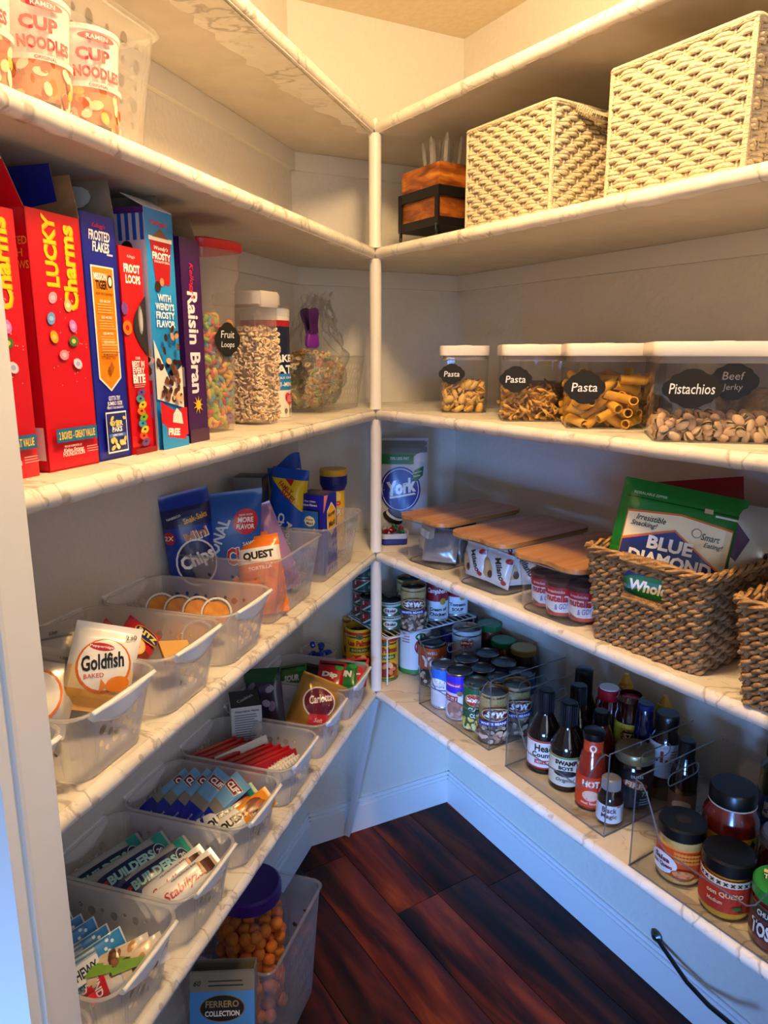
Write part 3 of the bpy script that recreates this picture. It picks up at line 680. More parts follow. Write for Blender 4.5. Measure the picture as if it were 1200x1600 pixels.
flap(t, (w/2, -.074, h), (w/2, .074, h), (1, 0, 0), 4, .042, KRAFT(), two('grey_card', '#7d7468', '#968b7c', 40, 3, .35, .65, .8), taper=.05); flap(t, (-w/2, .074, h), (-w/2, -.05, h), (-1, 0, 0), 12, .045, pl('#1a2aa8', .35), KRAFT()); flap(t, (w/2, .074, h), (-w/2, .074, h), (0, 1, 0), 8, .03, pl(BL_, .35), KRAFT())
D().ell(.03, .025, .022, .012, '#d8d8d8', 12).build(t, lambda x, y, hh: (w/2+y*sin(rad(4))-.0012-hh, -.074+x+.02, h+y), name='glue_patch')
# short red loops box
w, h = .042, .236; d = D()
d.text("Kellogg's", w*.5, h*.955, .004, '#ffe0e0', shear=.3); d.text('FROOT', w*.5, h*.90, .010, '#ffffff', w=w*.72, bold=.05); d.text('LOOPS', w*.52, h*.85, .010, '#ffffff', w=w*.66, bold=.05)
for i, c in enumerate(('#f0a020', '#48a048', '#e04040', '#7050a0')): d.ell(w*(.3+.14*i), h*(.90 if i % 2 else .85), .0016, .002, c, 8)
d.poly([(w, h*.78)]+[(w-w*.62*sin(pi*i/14), h*(.78-.30*i/14)) for i in range(1, 14)]+[(w, h*.48)], '#2b2b30'); d.ell(w*.72, h*.66, w*.10, h*.07, '#8a8a90', 14); d.ell(w*.75, h*.66, w*.07, h*.055, '#b8b8bc', 12)
d.ell(w*.10, h*.62, w*.2, h*.035, '#f07a20', 14); d.ell(w*.10, h*.62, w*.08, h*.014, '#c8102a', 10); d.ell(w*.03, h*.71, w*.14, h*.03, '#7a4aa0', 12)
d.text('OUR', w*.45, h*.475, .0032, '#ffffff'); d.text('BEST IN', w*.45, h*.447, .007, '#ffffff', w=w*.56, bold=.03); d.text('EVERY', w*.45, h*.415, .007, '#ffffff', w=w*.54, bold=.03); d.text('BITE', w*.45, h*.375, .0105, '#ffffff', w=w*.56, bold=.05); d.rect(w*.2, h*.352, w*.72, h*.355, '#ffd0d0'); d.lines(w*.2, w*.72, h*.348, h*.33, 2, '#f8c0c0')
for i, c in enumerate(('#6a4a90', '#4a9aa8', '#f0c020', '#f07820', '#68b030', '#3a9ab0', '#f2c830', '#e85030', '#6a4488')): d.ell(w*(.45+.04*(-1)**i), h*(.305-.031*i), w*.19, h*.019, c, 14, 12*(-1)**i); d.ell(w*(.45+.04*(-1)**i), h*(.308-.031*i), w*.06, h*.006, '#30203a', 8)
d.rect(0, 0, w, h*.03, '#8a0a18')
carton('cereal_box', 'small narrow red cereal box with a stack of coloured rings on its spine', LP(.7485, .128, Z[2]), YL, w, .145, h, '#d0121e', d, group='cereal boxes')
# light blue chocolate box
w, h = .058, .285; d = D()
d.text("Kellogg's", w*.48, h*.945, .0075, '#e8283c', w=w*.62, shear=.3, bold=.02); d.poly([(w*.12, h*.885), (w*.88, h*.885), (w*.76, h*.70), (w*.26, h*.70)], '#b5121f'); d.rect(w*.08, h*.875, w*.92, h*.892, '#f6efe6'); d.poly([(w*.2, h*.89), (w*.5, h*.925), (w*.8, h*.89)], '#8a5a40')
d.text("Wendy's", w*.5, h*.845, .006, '#ffffff', w=w*.5, shear=.3); d.text('FROSTY', w*.5, h*.815, .0085, '#ffffff', w=w*.66, bold=.04); d.text('CHOCOLATEY CEREAL', w*.5, h*.792, .0026, '#ffffff', w=w*.56); d.ell(w*.30, h*.69, .006, .0065, '#3a2018', 12); d.ell(w*.45, h*.71, .0045, .005, '#c89060', 12)
for i, s in enumerate(('WITH', "WENDY'S", 'FROSTY', 'FLAVOR')): d.text(s, w*.5, h*(.645-.036*i), .0085, '#ffffff', w=w*(.48 if i == 0 else .68), bold=.03)
d.poly([(0, h*.47), (w*.2, h*.40), (w*.5, h*.30), (w, h*.36), (w, h*.17), (0, h*.22)], '#efe6da'); beans(d, w*.06, h*.19, w*.94, h*.38, 34, ['#3a2018', '#5a3424', '#7a4a30', '#d8b48a', '#2a1610'], .0052, 5); beans(d, w*.2, h*.40, w*.9, h*.52, 7, ['#3a2018', '#6a4030', '#c89868'], .0048, 6)
d.poly([(0, h*.21), (w*.5, h*.165), (w, h*.175), (w, h*.05), (0, h*.02)], '#d01828'); d.poly([(0, h*.12), (w*.3, h*.08), (w, h*.04), (w, 0), (0, 0)], '#1f8fd8'); d.poly([(w*.18, h*.105), (w*.88, h*.075), (w*.90, h*.028), (w*.2, h*.055)], '#d01828'); d.text('FREE', w*.44, h*.072, .009, '#ffffff', w=w*.44, rot=-6, bold=.05)
d.poly([(w*.4, h*.115), (w*.8, h*.10), (w*.76, h*.15), (w*.58, h*.175), (w*.44, h*.15)], '#f6efe8')
lf = D(); lf.rect(0, 0, .15, h, '#cfd2e4')
for i in range(15): lf.rect(.004+i*.01, h*.87, .009+i*.01, h*.985, '#2a56b8')
lf.rect(0, h*.975, .15, h, '#5a2a7a'); lf.ell(.075, h*.82, .03, .032, '#2a56b8', 20); lf.ell(.115, h*.80, .010, .011, '#2a1812', 14); lf.ell(.125, h*.84, .008, .008, '#3a2018', 12); lf.ell(.12, h*.60, .024, .04, '#2a56b8', 20); beans(lf, .07, h*.34, .148, h*.5, 30, ['#3a2018', '#d8b48a', '#6a4030', '#efe6da'], .007, 3); lf.rect(0, 0, .15, h*.3, '#c01828'); lf.rect(.10, h*.14, .148, h*.24, '#3a7ac8'); lf.text('LI', .13, h*.2, .010, '#ffffff')
for i in range(5): lf.rect(.10+i*.01, 0, .105+i*.01, h*.05, '#ffffff')
t = carton('cereal_box', 'tall light blue cereal box with a red cup and chocolate balls', LP(.6915, .128, Z[2]), YL, w, .15, h, '#1f8fd8', d, left=lf, group='cereal boxes')
flap(t, (-w/2, -.0745, h), (w/2, -.0745, h), (0, 1, 0), 62, .034, pl('#dfe6ea', .5), pl('#dfe6ea', .5)); flap(t, (w/2, -.06, h), (w/2, .07, h), (1, 0, 0), 4, .03, KRAFT(), two('grey_card', '#7d7468', '#968b7c', 40, 3, .35, .65, .8), taper=.08)
# purple box
w, h = .048, .262; d = D()
d.text('Raisin Bran', w*.5, h*.50, w*.52, '#f4ecf4', rot=-90, w=h*.50, bold=.03); d.text("Kellogg's", w*.5, h*.80, w*.26, '#d8283c', rot=-90, shear=.3)
for i in range(9): a = 2*pi*i/9; d.poly([(w*.5+.005*cos(a-.3), h*.19+.005*sin(a-.3)), (w*.5+.013*cos(a), h*.19+.013*sin(a)), (w*.5+.005*cos(a+.3), h*.19+.005*sin(a+.3))], '#f0b820')
d.ell(w*.5, h*.19, .006, .006, '#f6c830', 14); d.rect(0, 0, w, h*.07, '#4a2a4a')
lf = D(); lf.rect(.10, .02, .148, .075, '#5a2430'); lf.rect(.10, .075, .148, .10, '#c8b0a0')
t = carton('cereal_box', 'narrow dark purple cereal box with white vertical lettering', LP(.6265, .128, Z[2]), YL, w, .15, h, '#3d1456', d, left=lf, group='cereal boxes', open_top=True)
flap(t, (w/2, -.07, h), (w/2, .07, h), (1, 0, 0), 5, .03, KRAFT(), KRAFT(), taper=.06); flap(t, (-w/2, .07, h), (-w/2, -.07, h), (-1, 0, 0), 6, .026, pl('#3d1456', .4), KRAFT(), taper=.06)
# ---- tall tubs of cereal
tub_c = LP(.498, .112, Z[2]); yw = YL-.25
t = thing('cereal_tub', 'tall tapered plastic tub of coloured loops with a red lid', 'container', tub_c, yw)
pr = [rrect(.060, .060, .012, .001, 4), rrect(.063, .063, .014, .004, 4), rrect(.076, .076, .016, .215, 4), rrect(.086, .086, .018, .226, 4), rrect(.090, .090, .020, .268, 4)]
TUBM = clear('tub_plastic', (.97, .96, .95), .12, 1.4, .22, (.92, .88, .84))
MB().loft(pr, TUBM, True, False).build('tub_wall', t, sharp=50)
MB().loft([rrect(.094, .094, .02, .264), rrect(.098, .098, .022, .267), rrect(.098, .098, .022, .276), rrect(.090, .090, .02, .2785)], pl('#d8242c', .35)).build('lid', t)
MB().box((.05, -.02, .270), (.012, .022, .003), pl('#d8242c', .35), bev=.001).build('lid_tab', t)
d = plaque(D(), .0, .138, .048, .044, '', lines=('Fruit', 'Loops')); d.build(t, lambda x, y, h: (x+.008, -.0364-(y-.1)*.034-h, y), name='chalk_label')
cols = ['#d9862a', '#8fae3e', '#c73a3a', '#e0b53a', '#5f9a9a', '#8a5a90', '#e08a3a', '#a8b84a', '#d0604a', '#e6b860']
def ring_mesh(R, r, n=11, k=6):
    mb = MB(); mb.loft([[((R+r*cos(2*pi*j/k))*cos(2*pi*i/n), (R+r*cos(2*pi*j/k))*sin(2*pi*i/n), r*.95*sin(2*pi*j/k)) for j in range(k)] for i in range(n)], pl('#c8a070', .7), closed=True); return mb
for ci, c in enumerate(cols):
    mb = ring_mesh(.0052, .0035); mb.mats = [two('loop_'+c.strip('#'), c, c, 200, 3, .3, .7, .8, bump=.5)]
    src = mb.build('cereal_loop', None, sharp=None); src.data.polygons.foreach_set('use_smooth', [True]*66)
    zc = .006
    rs2 = random.Random(ci); first = True
    for q in range(27):
        # each colour shares the packing below
        z = rs2.uniform(.010, .172); s = .0295+z*.034-.0085; side = rs2.choice((0, 0, 1, 1, 2, 3))
        a = rs2.uniform(-s, s); p = [(a, -s), (-s, a), (s, a), (a, s)][side] if z < .160 else (rs2.uniform(-s, s), rs2.uniform(-s, s))
        o = src if first else src.copy()
        if not first: COL.objects.link(o)
        first = False; o.location = MW(tub_c, yw) @ V((p[0], p[1], z)); o.rotation_euler = (rs2.uniform(0, 3), rs2.uniform(0, 3), rs2.uniform(0, 6)); tag(o, 'crunchy coloured cereal loop inside the tall red-lidded tub', 'cereal', 'coloured loops in the tub')
MB().loft([rrect(.036, .036, .01, .006), rrect(.046, .046, .01, .155), rrect(.03, .03, .01, .162)], two('loop_core', '#b8743a', '#8aa04a', 90, 2, .4, .6, .9, bump=.8, bdist=.01)).build('cereal_fill', t)
c2 = LP(.362, .112, Z[2]); t = thing('cereal_container', 'clear plastic container of beige oat rings with a white flip lid', 'container', c2, YL-.2)
MB().loft([rrect(.056, .085, .012, .001), rrect(.058, .088, .014, .004), rrect(.062, .094, .014, .19), rrect(.066, .098, .014, .194), rrect(.066, .098, .014, .200)], clear('pourer_plastic', (.97, .96, .95), .08, 1.4, .16, (.94, .9, .88)), True, False).build('container_wall', t, sharp=50)
MB().loft([rrect(.069, .101, .014, .196), rrect(.070, .102, .015, .198), rrect(.070, .102, .015, .213), rrect(.064, .096, .013, .2165)], clear('lid_plastic', (.9, .88, .87), .2, 1.4, .7, (.94, .9, .88))).build('lid', t)
MB().box((-.004, -.05, .204), (.045, .006, .026), clear('lid_plastic'), bev=.002).build('pour_flap', t)
fillm = two('oat_core', '#c9a884', '#dcc09e', 160, 2, .4, .6, .9, bump=.8, bdist=.006)
fb = MB(); rs2 = random.Random(2); tor = ring_mesh(.0034, .0018, 8, 5)
for q in range(950):
    z = rs2.uniform(.006, .160); wx, wy = .0262+z*.016, .0408+z*.02; side = rs2.choice((0, 0, 1, 1, 1, 2, 3))
    a = rs2.uniform(-1, 1); p = [(a*wx, -wy), (-wx, a*wy), (wx, a*wy), (a*wx, wy)][side] if z < .150 else (rs2.uniform(-wx, wx), rs2.uniform(-wy, wy))
    M = Matrix.Translation((p[0], p[1], z)) @ Matrix.Rotation(rs2.uniform(0, 6), 4, V((rs2.uniform(-1, 1), rs2.uniform(-1, 1), rs2.uniform(-1, 1))).normalized())
    fb.add(tor.v, tor.f, pl(rs2.choice(('#d9bd9c', '#e2c9aa', '#cfae88')), .8), M)
fb.build('oat_rings', t, sharp=None, kind='stuff'); MB().loft([rrect(.046, .074, .012, .004), rrect(.05, .08, .012, .146)], fillm).build('oat_core', t)
# oats drum
d = D(); r = .044
d.rect(-.09, 0, .09, .052, '#efe8da'); d.rect(-.09, .050, .09, .082, '#2a80c8'); d.rect(-.09, .080, .09, .172, '#18233e'); d.ell(-.03, .135, .026, .032, '#d8b8a0', 20); d.rect(-.09, .165, .09, .176, '#b8202a'); d.rect(-.09, .176, .09, .19, '#f2eee6')
d.text('QUAKER', .0, .107, .016, '#ffffff', w=.105, bold=.04); d.text('OATS', .008, .088, .016, '#ffffff', w=.085, bold=.04); d.text('QUICK 1-MINUTE', .005, .060, .010, '#ffffff', w=.10, bold=.02); d.text('100% WHOLE GRAIN', 0, .073, .004, '#ffffff', w=.08)
P = [(.0155*16*sin(a)**3/16, .0155*(13*cos(a)-5*cos(2*a)-2*cos(3*a)-cos(4*a))/16) for a in [2*pi*i/28 for i in range(28)]]
d.poly([(x+.026, y+.034) for x, y in P], '#d02838'); d.lines(.016, .036, .040, .028, 4, '#ffe0e0'); d.ell(.012, .012, .004, .005, '#7a7a70', 10); d.ell(.026, .012, .004, .005, '#7a7a70', 10)
vessel('oats_drum', 'round cardboard drum of oats with a white lid between container and bag', 'canister', LP(.232, .142, Z[2]), YL-.55, [(r-.001, 0), (r-.001, .19)], pl('#efe8da', .5), lid=[(r+.001, .184), (r+.0018, .186), (r+.0018, .197), (r-.002, .199)], lidmat=pl('#f2f0ec', .4), lab=(r, .001, .19), labmat=pl('#efe8da', .5), deco=d)
# clear basket with a bag of loops and a purple clip
bc = LP(.056, .120, Z[2]); t = clear_basket('clear_basket', 'clear slotted plastic basket holding an opened bag of cereal', 'basket', bc, YL-.06, .250, .150, .112, clear('thin_clear', (.97, .97, .96), .06, 1.42, .05, (.95, .93, .9)))
t = thing('cereal_bag', 'opened clear bag of pastel cereal rings standing in the slotted basket', 'bag', (bc[0], bc[1], bc[2]+.005), YL-.06)
f = pouch_fn(.20, .245, .115, .02, 3., 4, .1)
def bagp(i, j, s):
    x = (i-.5)*.185; z = j*.225; k = max(0, (z-.115)/.11); y = s*f(x*.98, min(z, .13)*1.0)*(1-.85*k**.7)
    x2 = x*(1-.62*k**.8)+.03*k; cr = .004*sin(i*40+j*20)*k+.002*sin(i*17+j*33)
    return (x2, y+cr*3, z*(1+.03*sin(i*9)*k)+.01*k*sin(i*23))
mb = MB(); mb.grid(lambda i, j: bagp(i, j, -1), 26, 26, FILM()); mb.grid(lambda i, j: bagp(1-i, j, 1), 26, 26, FILM()); o = mb.build('plastic_film', t, sharp=None); o.data.polygons.foreach_set('use_smooth', [True]*len(mb.f))
fb = MB(); rs2 = random.Random(9); tor = ring_mesh(.0046, .0026, 9, 5)
pc = [pl(c, .8) for c in ('#d8b070', '#a9b86a', '#d88a6a', '#e0c48a', '#8fa8a0', '#c8a0a0', '#cf9a58', '#c9c08a')]
for q in range(620):
    x = rs2.uniform(-.078, .078); z = rs2.uniform(.008, .118-abs(x)*.25); yv = f(x, z)*.86; y = rs2.choice((-1, -1, -1, 1))*yv*rs2.uniform(.82, 1) if z < .10-abs(x)*.25 else rs2.uniform(-yv, yv)
    M = Matrix.Translation((x, y, z)) @ Matrix.Rotation(rs2.uniform(0, 6), 4, V((rs2.uniform(-1, 1), rs2.uniform(-1, 1), rs2.uniform(-1, 1))).normalized())
    fb.add(tor.v, tor.f, rs2.choice(pc), M)
fb.build('cereal_rings', t, sharp=None, kind='stuff')
mb = MB(); mb.grid(lambda i, j: ((i-.5)*.13, -f((i-.5)*.14, j*.09+.005)*.72, .006+j*.088), 10, 8, two('bag_core', '#b89468', '#9aa070', 90, 2, .4, .6, .9)); mb.grid(lambda i, j: ((.5-i)*.13, f((.5-i)*.14, j*.09+.005)*.72, .006+j*.088), 10, 8, MATS['bag_core']); mb.build('cereal_core', t)
t = thing('bag_clip', 'dark purple plastic clip pinched on the clear cereal bag', 'clip', LP(.143, .085, Z[2]+.142), YL-.5)
for s, c, tl in ((-1, '#3c1450', 12), (1, '#2e1040', -8)):
    Mx = Matrix.Translation((0, s*.006, .018)) @ Matrix.Rotation(rad(tl), 4, 'X') @ Matrix.Rotation(rad(-10), 4, 'Y')
    MB().loft([rrect(.022, .004, .002, -.004), rrect(.020, .004, .002, .012), rrect(.026, .005, .002, .034), rrect(.022, .004, .002, .042), rrect(.010, .002, .001, .045)], pl(c, .35), M=Mx).build('handle', t)
MB().loft([rrect(.012, .008, .002, .022), rrect(.028, .012, .004, .008), rrect(.032, .010, .004, -.008), rrect(.024, .006, .002, -.014)], pl('#6a1f8a', .35)).build('jaw', t)
# ---- fourth left shelf: two clear slotted baskets and a run of frosted ones
CLB = clear('snack_basket_plastic', (.97, .97, .97), .08, 1.42, .20, (.95, .95, .96))
clear_basket('snack_basket', 'clear slotted basket of cookies and crackers beside the post', 'basket', LP(.160, .112, Z[3]), YL, .205, .200, .110, CLB, group='clear slotted snack baskets')
clear_basket('snack_basket', 'clear slotted basket of snack bags, second from the post', 'basket', LP(.392, .112, Z[3]), YL, .205, .205, .112, CLB, group='clear slotted snack baskets')
def LL(u, w, z, k=3): return LP(u, w, Z[k]+z)
# contents of the basket by the post
d = D(); d.rect(.004, .112, .05, .176, '#8a8b8e'); d.rect(.010, .106, .046, .110, '#5a5a5c'); d.rect(.018, .062, .042, .108, '#d9dadc'); d.text('HERSHEY', .032, .030, .016, '#a8a8aa', rot=-90, w=.062, bold=.03); d.rect(.0, .158, .055, .186, '#77787c')
p = LL(.268, .165, .004); carton('snack_box', 'black carton with a grey end panel at the back of the post-side basket', p, facecam(p, -.25), .055, .055, .206, '#17171a', d.shift(0, .02))
d = D(); W_, H_ = .075, .185
d.poly([(-.037, .165), (.037, .165), (.037, .10)], '#f0c81e'); d.text('FAMILY', -.002, .148, .010, '#c01828', w=.034, rot=-32, bold=.03); d.text('SIZE!', .004, .134, .011, '#c01828', w=.032, rot=-32, bold=.03); d.poly([(-.006, .165), (.012, .165), (.008, .152)], '#c01828')
d.text('Chips', -.006, .072, .017, '#ffffff', rot=-90, w=.052, bold=.04); d.text('Ahoy!', .012, .060, .015, '#ffffff', rot=-90, w=.046, bold=.04); d.ell(-.022, .05, .010, .012, '#c88a4a', 16); d.ell(.012, .02, .010, .012, '#c88a4a', 16)
p = LL(.205, .136, .005); pouch('cookie_bag', 'bright blue cookie bag with a yellow family-size corner', 'bag', p, (rad(-4), rad(6), facecam(p, -.3)), W_, H_+.025, .05, '#1450c0', d.shift(0, .025), crimp=.04, pw=4, seed=3)
d = D(); d.poly([(-.03, .16), (.03, .15), (.03, .11), (-.02, .135)], '#f0c81e'); d.text('FAMILY', 0, .142, .009, '#c01828', rot=-20, bold=.03); d.text('SIZE!', .006, .128, .009, '#c01828', rot=-20, bold=.03)
p = LL(.110, .140, .006); pouch('cookie_bag', 'blue bag with a yellow family-size band leaning behind the cracker box', 'bag', p, (rad(6), rad(-8), facecam(p, .15)), .07, .220, .045, '#164fb4', d.shift(0, .042), crimp=.04, pw=4, seed=8, top=lambda x: .012*sin(x*60))
d = D(); w = .062; d.text('Try Our Other', w*.45, .082, .0045, '#ffffff', w=.036); d.text('Delicious Flavors', w*.45, .075, .0045, '#ffffff', w=.042); d.rect(w*.14, .008, w*.86, .066, '#0e1230'); d.rect(w*.18, .011, w*.82, .063, '#2a6ac0'); d.ell(w*.5, .042, .013, .011, '#f0e8d0', 8); d.text('Honey', w*.5, .045, .006, '#2a2a40', bold=.02); d.text('Maid', w*.5, .038, .006, '#2a2a40', bold=.02); d.poly([(w*.55, .018), (w*.74, .014), (w*.68, .03)], '#d8805a')
r = D(); r.poly([(.012+.021*(1+cos(a))*.9, .045+.034*sin(a)) for a in [2*pi*i/6+.5 for i in range(6)]], '#f2e6c8'); r.poly([(.012+.021*(1+.9*cos(a))*.9, .045+.031*sin(a)) for a in [2*pi*i/6+.5 for i in range(6)]], '#f0b428'); r.text('Honey', .031, .054, .013, '#191919', w=.030, rot=14, bold=.03, shear=.3); r.text('Maid', .032, .036, .013, '#191919', w=.026, rot=14, bold=.03, shear=.3); r.poly([(.0, .06), (.004, .095), (.018, .095), (.005, .066)], '#e88a8a')
p = LL(.178, .068, .004); carton('cracker_box', 'deep blue cracker box with a honey-coloured hexagon', p, -.48, w, .052, .162, '#1c1e9a', d.shift(0, .066), right=r.shift(0, .066), top=D().rect(.004, .004, .058, .051, '#4a3a50').lines(.008, .05, .046, .01, 5, '#8a7a80'))
for lab, u, w, z, of in (('chip canister with a yellow lid standing in the post-side basket', .012, .095, .006, -.1), ('chip canister half hidden behind the blue family-size bag', .075, .165, .006, .3)):
    d = D(); d.rect(-.075, .095, .075, .128, '#16247c'); d.ell(.002, .083, .018, .012, '#f2d878', 14); d.text('STAX', .0, .048, .020, '#16181c', w=.05, bold=.05, shear=.2); d.text('STAX', -.001, .049, .019, '#f6f0dc', w=.048, bold=.03, shear=.2); d.ell(.012, .068, .007, .005, '#d8281e', 14); d.text("Lay's", .012, .068, .004, '#ffffff')
    p = LL(u, w, z); vessel('chip_canister', 'tall yellow and blue '+lab, 'canister', p, facecam(p, of), [(.024, 0), (.0245, .002), (.0245, .138), (.0285, .146), (.0295, .168), (.0285, .170)], pl('#e8b41e', .35), lid=[(.0300, .170), (.0302, .172), (.0302, .181), (.0285, .1825)], lidmat=pl('#e0b030', .35), lab=(.0246, .002, .137), labmat=pl('#ecbc26', .35), deco=None)
    d.shift(0, .04)
    d.build(bpy.data.objects[[o.name for o in bpy.data.objects if o.get('label', '') == 'tall yellow and blue '+lab][0]], lambda x, y, h: ((.0249+max(0, min(1, (y-.137)/.012))*.0052+h)*sin(x/.0249), -(.0249+max(0, min(1, (y-.137)/.012))*.0052+h)*cos(x/.0249), y), maxe=.006)
# contents of the second basket
d = D(); d.rect(-.045, .128, .045, .16, '#0c1a5a'); d.text('Snak-Saks', .012, .140, .010, '#e8b020', w=.04, rot=10, bold=.03); d.text('NABISCO', -.022, .146, .004, '#ffffff', rot=10); d.text('Mini', .010, .112, .018, '#ffffff', w=.040, rot=14, bold=.05); d.text('Mini', .009, .113, .016, '#c87a3a', w=.038, rot=14, bold=.03); d.ell(.004, .066, .034, .040, '#e8eef8', 22); d.ell(.004, .066, .031, .037, '#0c1a5a', 22); d.text('Chips', .006, .070, .030, '#ffffff', w=.056, rot=16, bold=.04); d.ell(-.034, .112, .009, .011, '#c01828', 14); d.text('2X', -.034, .112, .008, '#ffffff', shear=.2)
p = LL(.470, .162, .006); pouch('cookie_pouch', 'dark blue mini cookie pouch standing against the left wall', 'bag', p, (rad(-6), rad(-5), facecam(p, .1)), .082, .209, .040, '#1238a8', d.shift(0, .024), crimp=.05, seed=2, top=lambda x: .10*x)
d = D(); d.ell(.028, .122, .021, .021, '#d0182a', 24); d.text('NOW WITH', .028, .133, .003, '#ffffff'); d.text('MORE', .028, .125, .0085, '#ffffff', w=.026, bold=.03); d.text('FLAVOR', .028, .114, .008, '#ffffff', w=.030, bold=.03); d.text('DITIONAL', -.022, .078, .020, '#cfe0f6', w=.105, rot=72, bold=.03)
d.text('Chex', .026, .066, .032, '#ffffff', w=.056, rot=8, bold=.09); d.text('Chex', .025, .066, .029, '#c8142a', w=.053, rot=8, bold=.04); d.text('SAVORY', .040, .088, .006, '#ffffff', rot=10)
p = LL(.432, .136, .006); pouch('snack_mix_bag', 'medium blue snack mix bag with a red seal and red lettering', 'bag', p, (rad(-4), rad(4), facecam(p, -.05)), .108, .202, .045, '#1d5fb8', d.shift(0, .030), crimp=.05, seed=5, top=lambda x: .16*x)
d = D(); d.ell(.01, .09, .008, .006, '#8a4a9a', 14); d.ell(-.01, .05, .012, .01, '#a878c0', 14); d.ell(.012, .03, .010, .01, '#8f5fb0', 14)
p = LL(.335, .070, .010); pouch('candy_bag', 'lilac foil bag slumped at the front of the second basket', 'bag', p, (rad(-8), rad(-20), facecam(p, .1)), .075, .165, .05, '#b48fcb', d, crimp=.06, seed=12, wr=.2, mat=pl('#b48fcb', .25, .25, .2))
for i, (u, w, z, ry, lab) in enumerate(((.446, .050, .062, 4, 'orange and white chip bag nearest the aisle in the second basket'), (.436, .088, .058, 10, 'orange and white chip bag wedged behind another orange one'))):
    d = D(); d.rect(-.036, .044, .036, .070, '#f4efe8'); d.text('QUEST', .0, .056, .016, '#1a1a1a', w=.052, bold=.05); d.text('TORTILLA', .0, .035, .006, '#ffffff', w=.04, bold=.02); beans(d, -.03, .006, .03, .028, 8, ['#e88a20', '#f0b048', '#d86a18'], .008, i)
    p = LL(u, w, .006); pouch('chip_bag', lab, 'bag', p, (rad(-20), rad(ry-12), facecam(p, -.05)), .074, .134, .026, '#ee7a1c', d.shift(0, .044), crimp=.06, seed=20+i)
# frosted baskets
FB = frost_basket_proto(); FB['category'] = 'basket'; FB['group'] = 'frosted perforated baskets'
def fbask(k, u, label, first=[True], w=.108, dy=0.):
    if first[0]: o = FB; first[0] = False
    else: o = copytree(FB)
    o.location = LP(u, w, Z[k]); o.rotation_euler = (0, 0, YL+dy); o['label'] = label; return o
fbask(3, .592, 'frosted basket holding small orange jelly cups, on the fourth left shelf')
fbask(3, .745, 'frosted basket holding red cracker packs, on the fourth left shelf')
fbask(3, .895, 'frosted basket holding a white fish-cracker pouch, on the fourth left shelf')
fbask(3, 1.046, 'frosted basket cut off by the door jamb on the fourth left shelf')
# jelly cups standing on edge
JEL = two('jelly_orange', '#d9851a', '#eba63a', 60, 3, .35, .65, .2, coat=.5)
for i, (x, y, z) in enumerate(((.588, .160, .055), (.588, .128, .055), (.588, .096, .056), (.588, .064, .057), (.618, .145, .030), (.618, .113, .030), (.618, .080, .030))):
    t = thing('jelly_cup', ('orange jelly cup with a clear lid, ' + ['nearest the wall', 'second from the wall', 'third from the wall', 'nearest the aisle'][i] + ' in the upper row') if i < 4 else 'orange jelly cup lying low in the frosted basket, ' + ['wall end', 'middle', 'aisle end'][i-4], 'cup', LP(x, y, Z[3]+z), 0, 'orange jelly cups', rot=(rad(62), 0, YL-1.05))
    MB().lathe([(.012, -.030), (.0185, -.002), (.0185, 0)], JEL, 20).build('jelly', t)
    MB().lathe([(.0128, -.031), (.0198, 0), (.0235, .0006), (.0235, .0022), (.0200, .0024)], FROST(), 24, cap1=False).build('cup_wall', t); MB().tube([(.0215*cos(a), .0215*sin(a), .0024) for a in [2*pi*j/22 for j in range(22)]], .0016, pl('#efe6da', .3), 5, closed=True).build('lid_rim', t)
# cracker packs
for i, (u, w, z, yo, ro, lab) in enumerate(((.748, .092, .066, -1.1, 44, 'red cracker pack lying nearest the aisle with a round cracker print'), (.752, .128, .058, -1.0, 52, 'red cracker pack in the middle of three in a frosted basket'), (.758, .156, .044, -.65, 52, 'red cracker pack nearest the wall of three in a frosted basket'))):
    d = D(); W_, H_ = .052, .085; d.rect(-.026, .0, .026, .034, '#7a2a1a'); d.ell(-.006, .032, .019, .017, '#e8b868', 18); d.ell(-.006, .032, .017, .015, '#f2cb84', 18)
    for q in range(7): d.ell(-.006+.010*cos(q), .032+.009*sin(q), .0012, .0012, '#a8703a', 6)
    d.ell(.006, .058, .020, .013, '#f0b428', 18); d.ell(.006, .058, .0185, .0115, '#14246a', 18); d.text('RITZ', .006, .058, .011, '#f6d84a', w=.030, bold=.05); d.text('CRISP', -.008, .010, .004, '#f6e8d0')
    cc = V(LP(u, w, Z[3]+z)); R_ = Matrix.Rotation(YL+yo, 4, 'Z') @ Matrix.Rotation(rad(ro), 4, 'Y') @ Matrix.Rotation(rad(-72), 4, 'X'); e = R_.to_euler()
    pouch('cracker_pack', lab, 'snack pack', cc - (R_ @ V((0, 0, H_/2))), e, W_, H_, .020, '#c4141f', d, crimp=.07, pw=4, seed=30+i, group='red cracker packs')
t = carton('cracker', 'square tan cracker lying beside the red packs', LP(.716, .052, Z[3]+.046), 0, .040, .042, .006, '#d9a860', rot=(rad(20), rad(10), YL-.7), cat='cracker')
carton('cracker_sleeve', 'dark brown biscuit packet along the wall side of the cracker basket', LP(.760, .178, Z[3]+.022), YL-.4, .05, .028, .02, '#6a4028', D().lines(.004, .046, .018, .002, 3, '#b89070'), cat='snack pack')
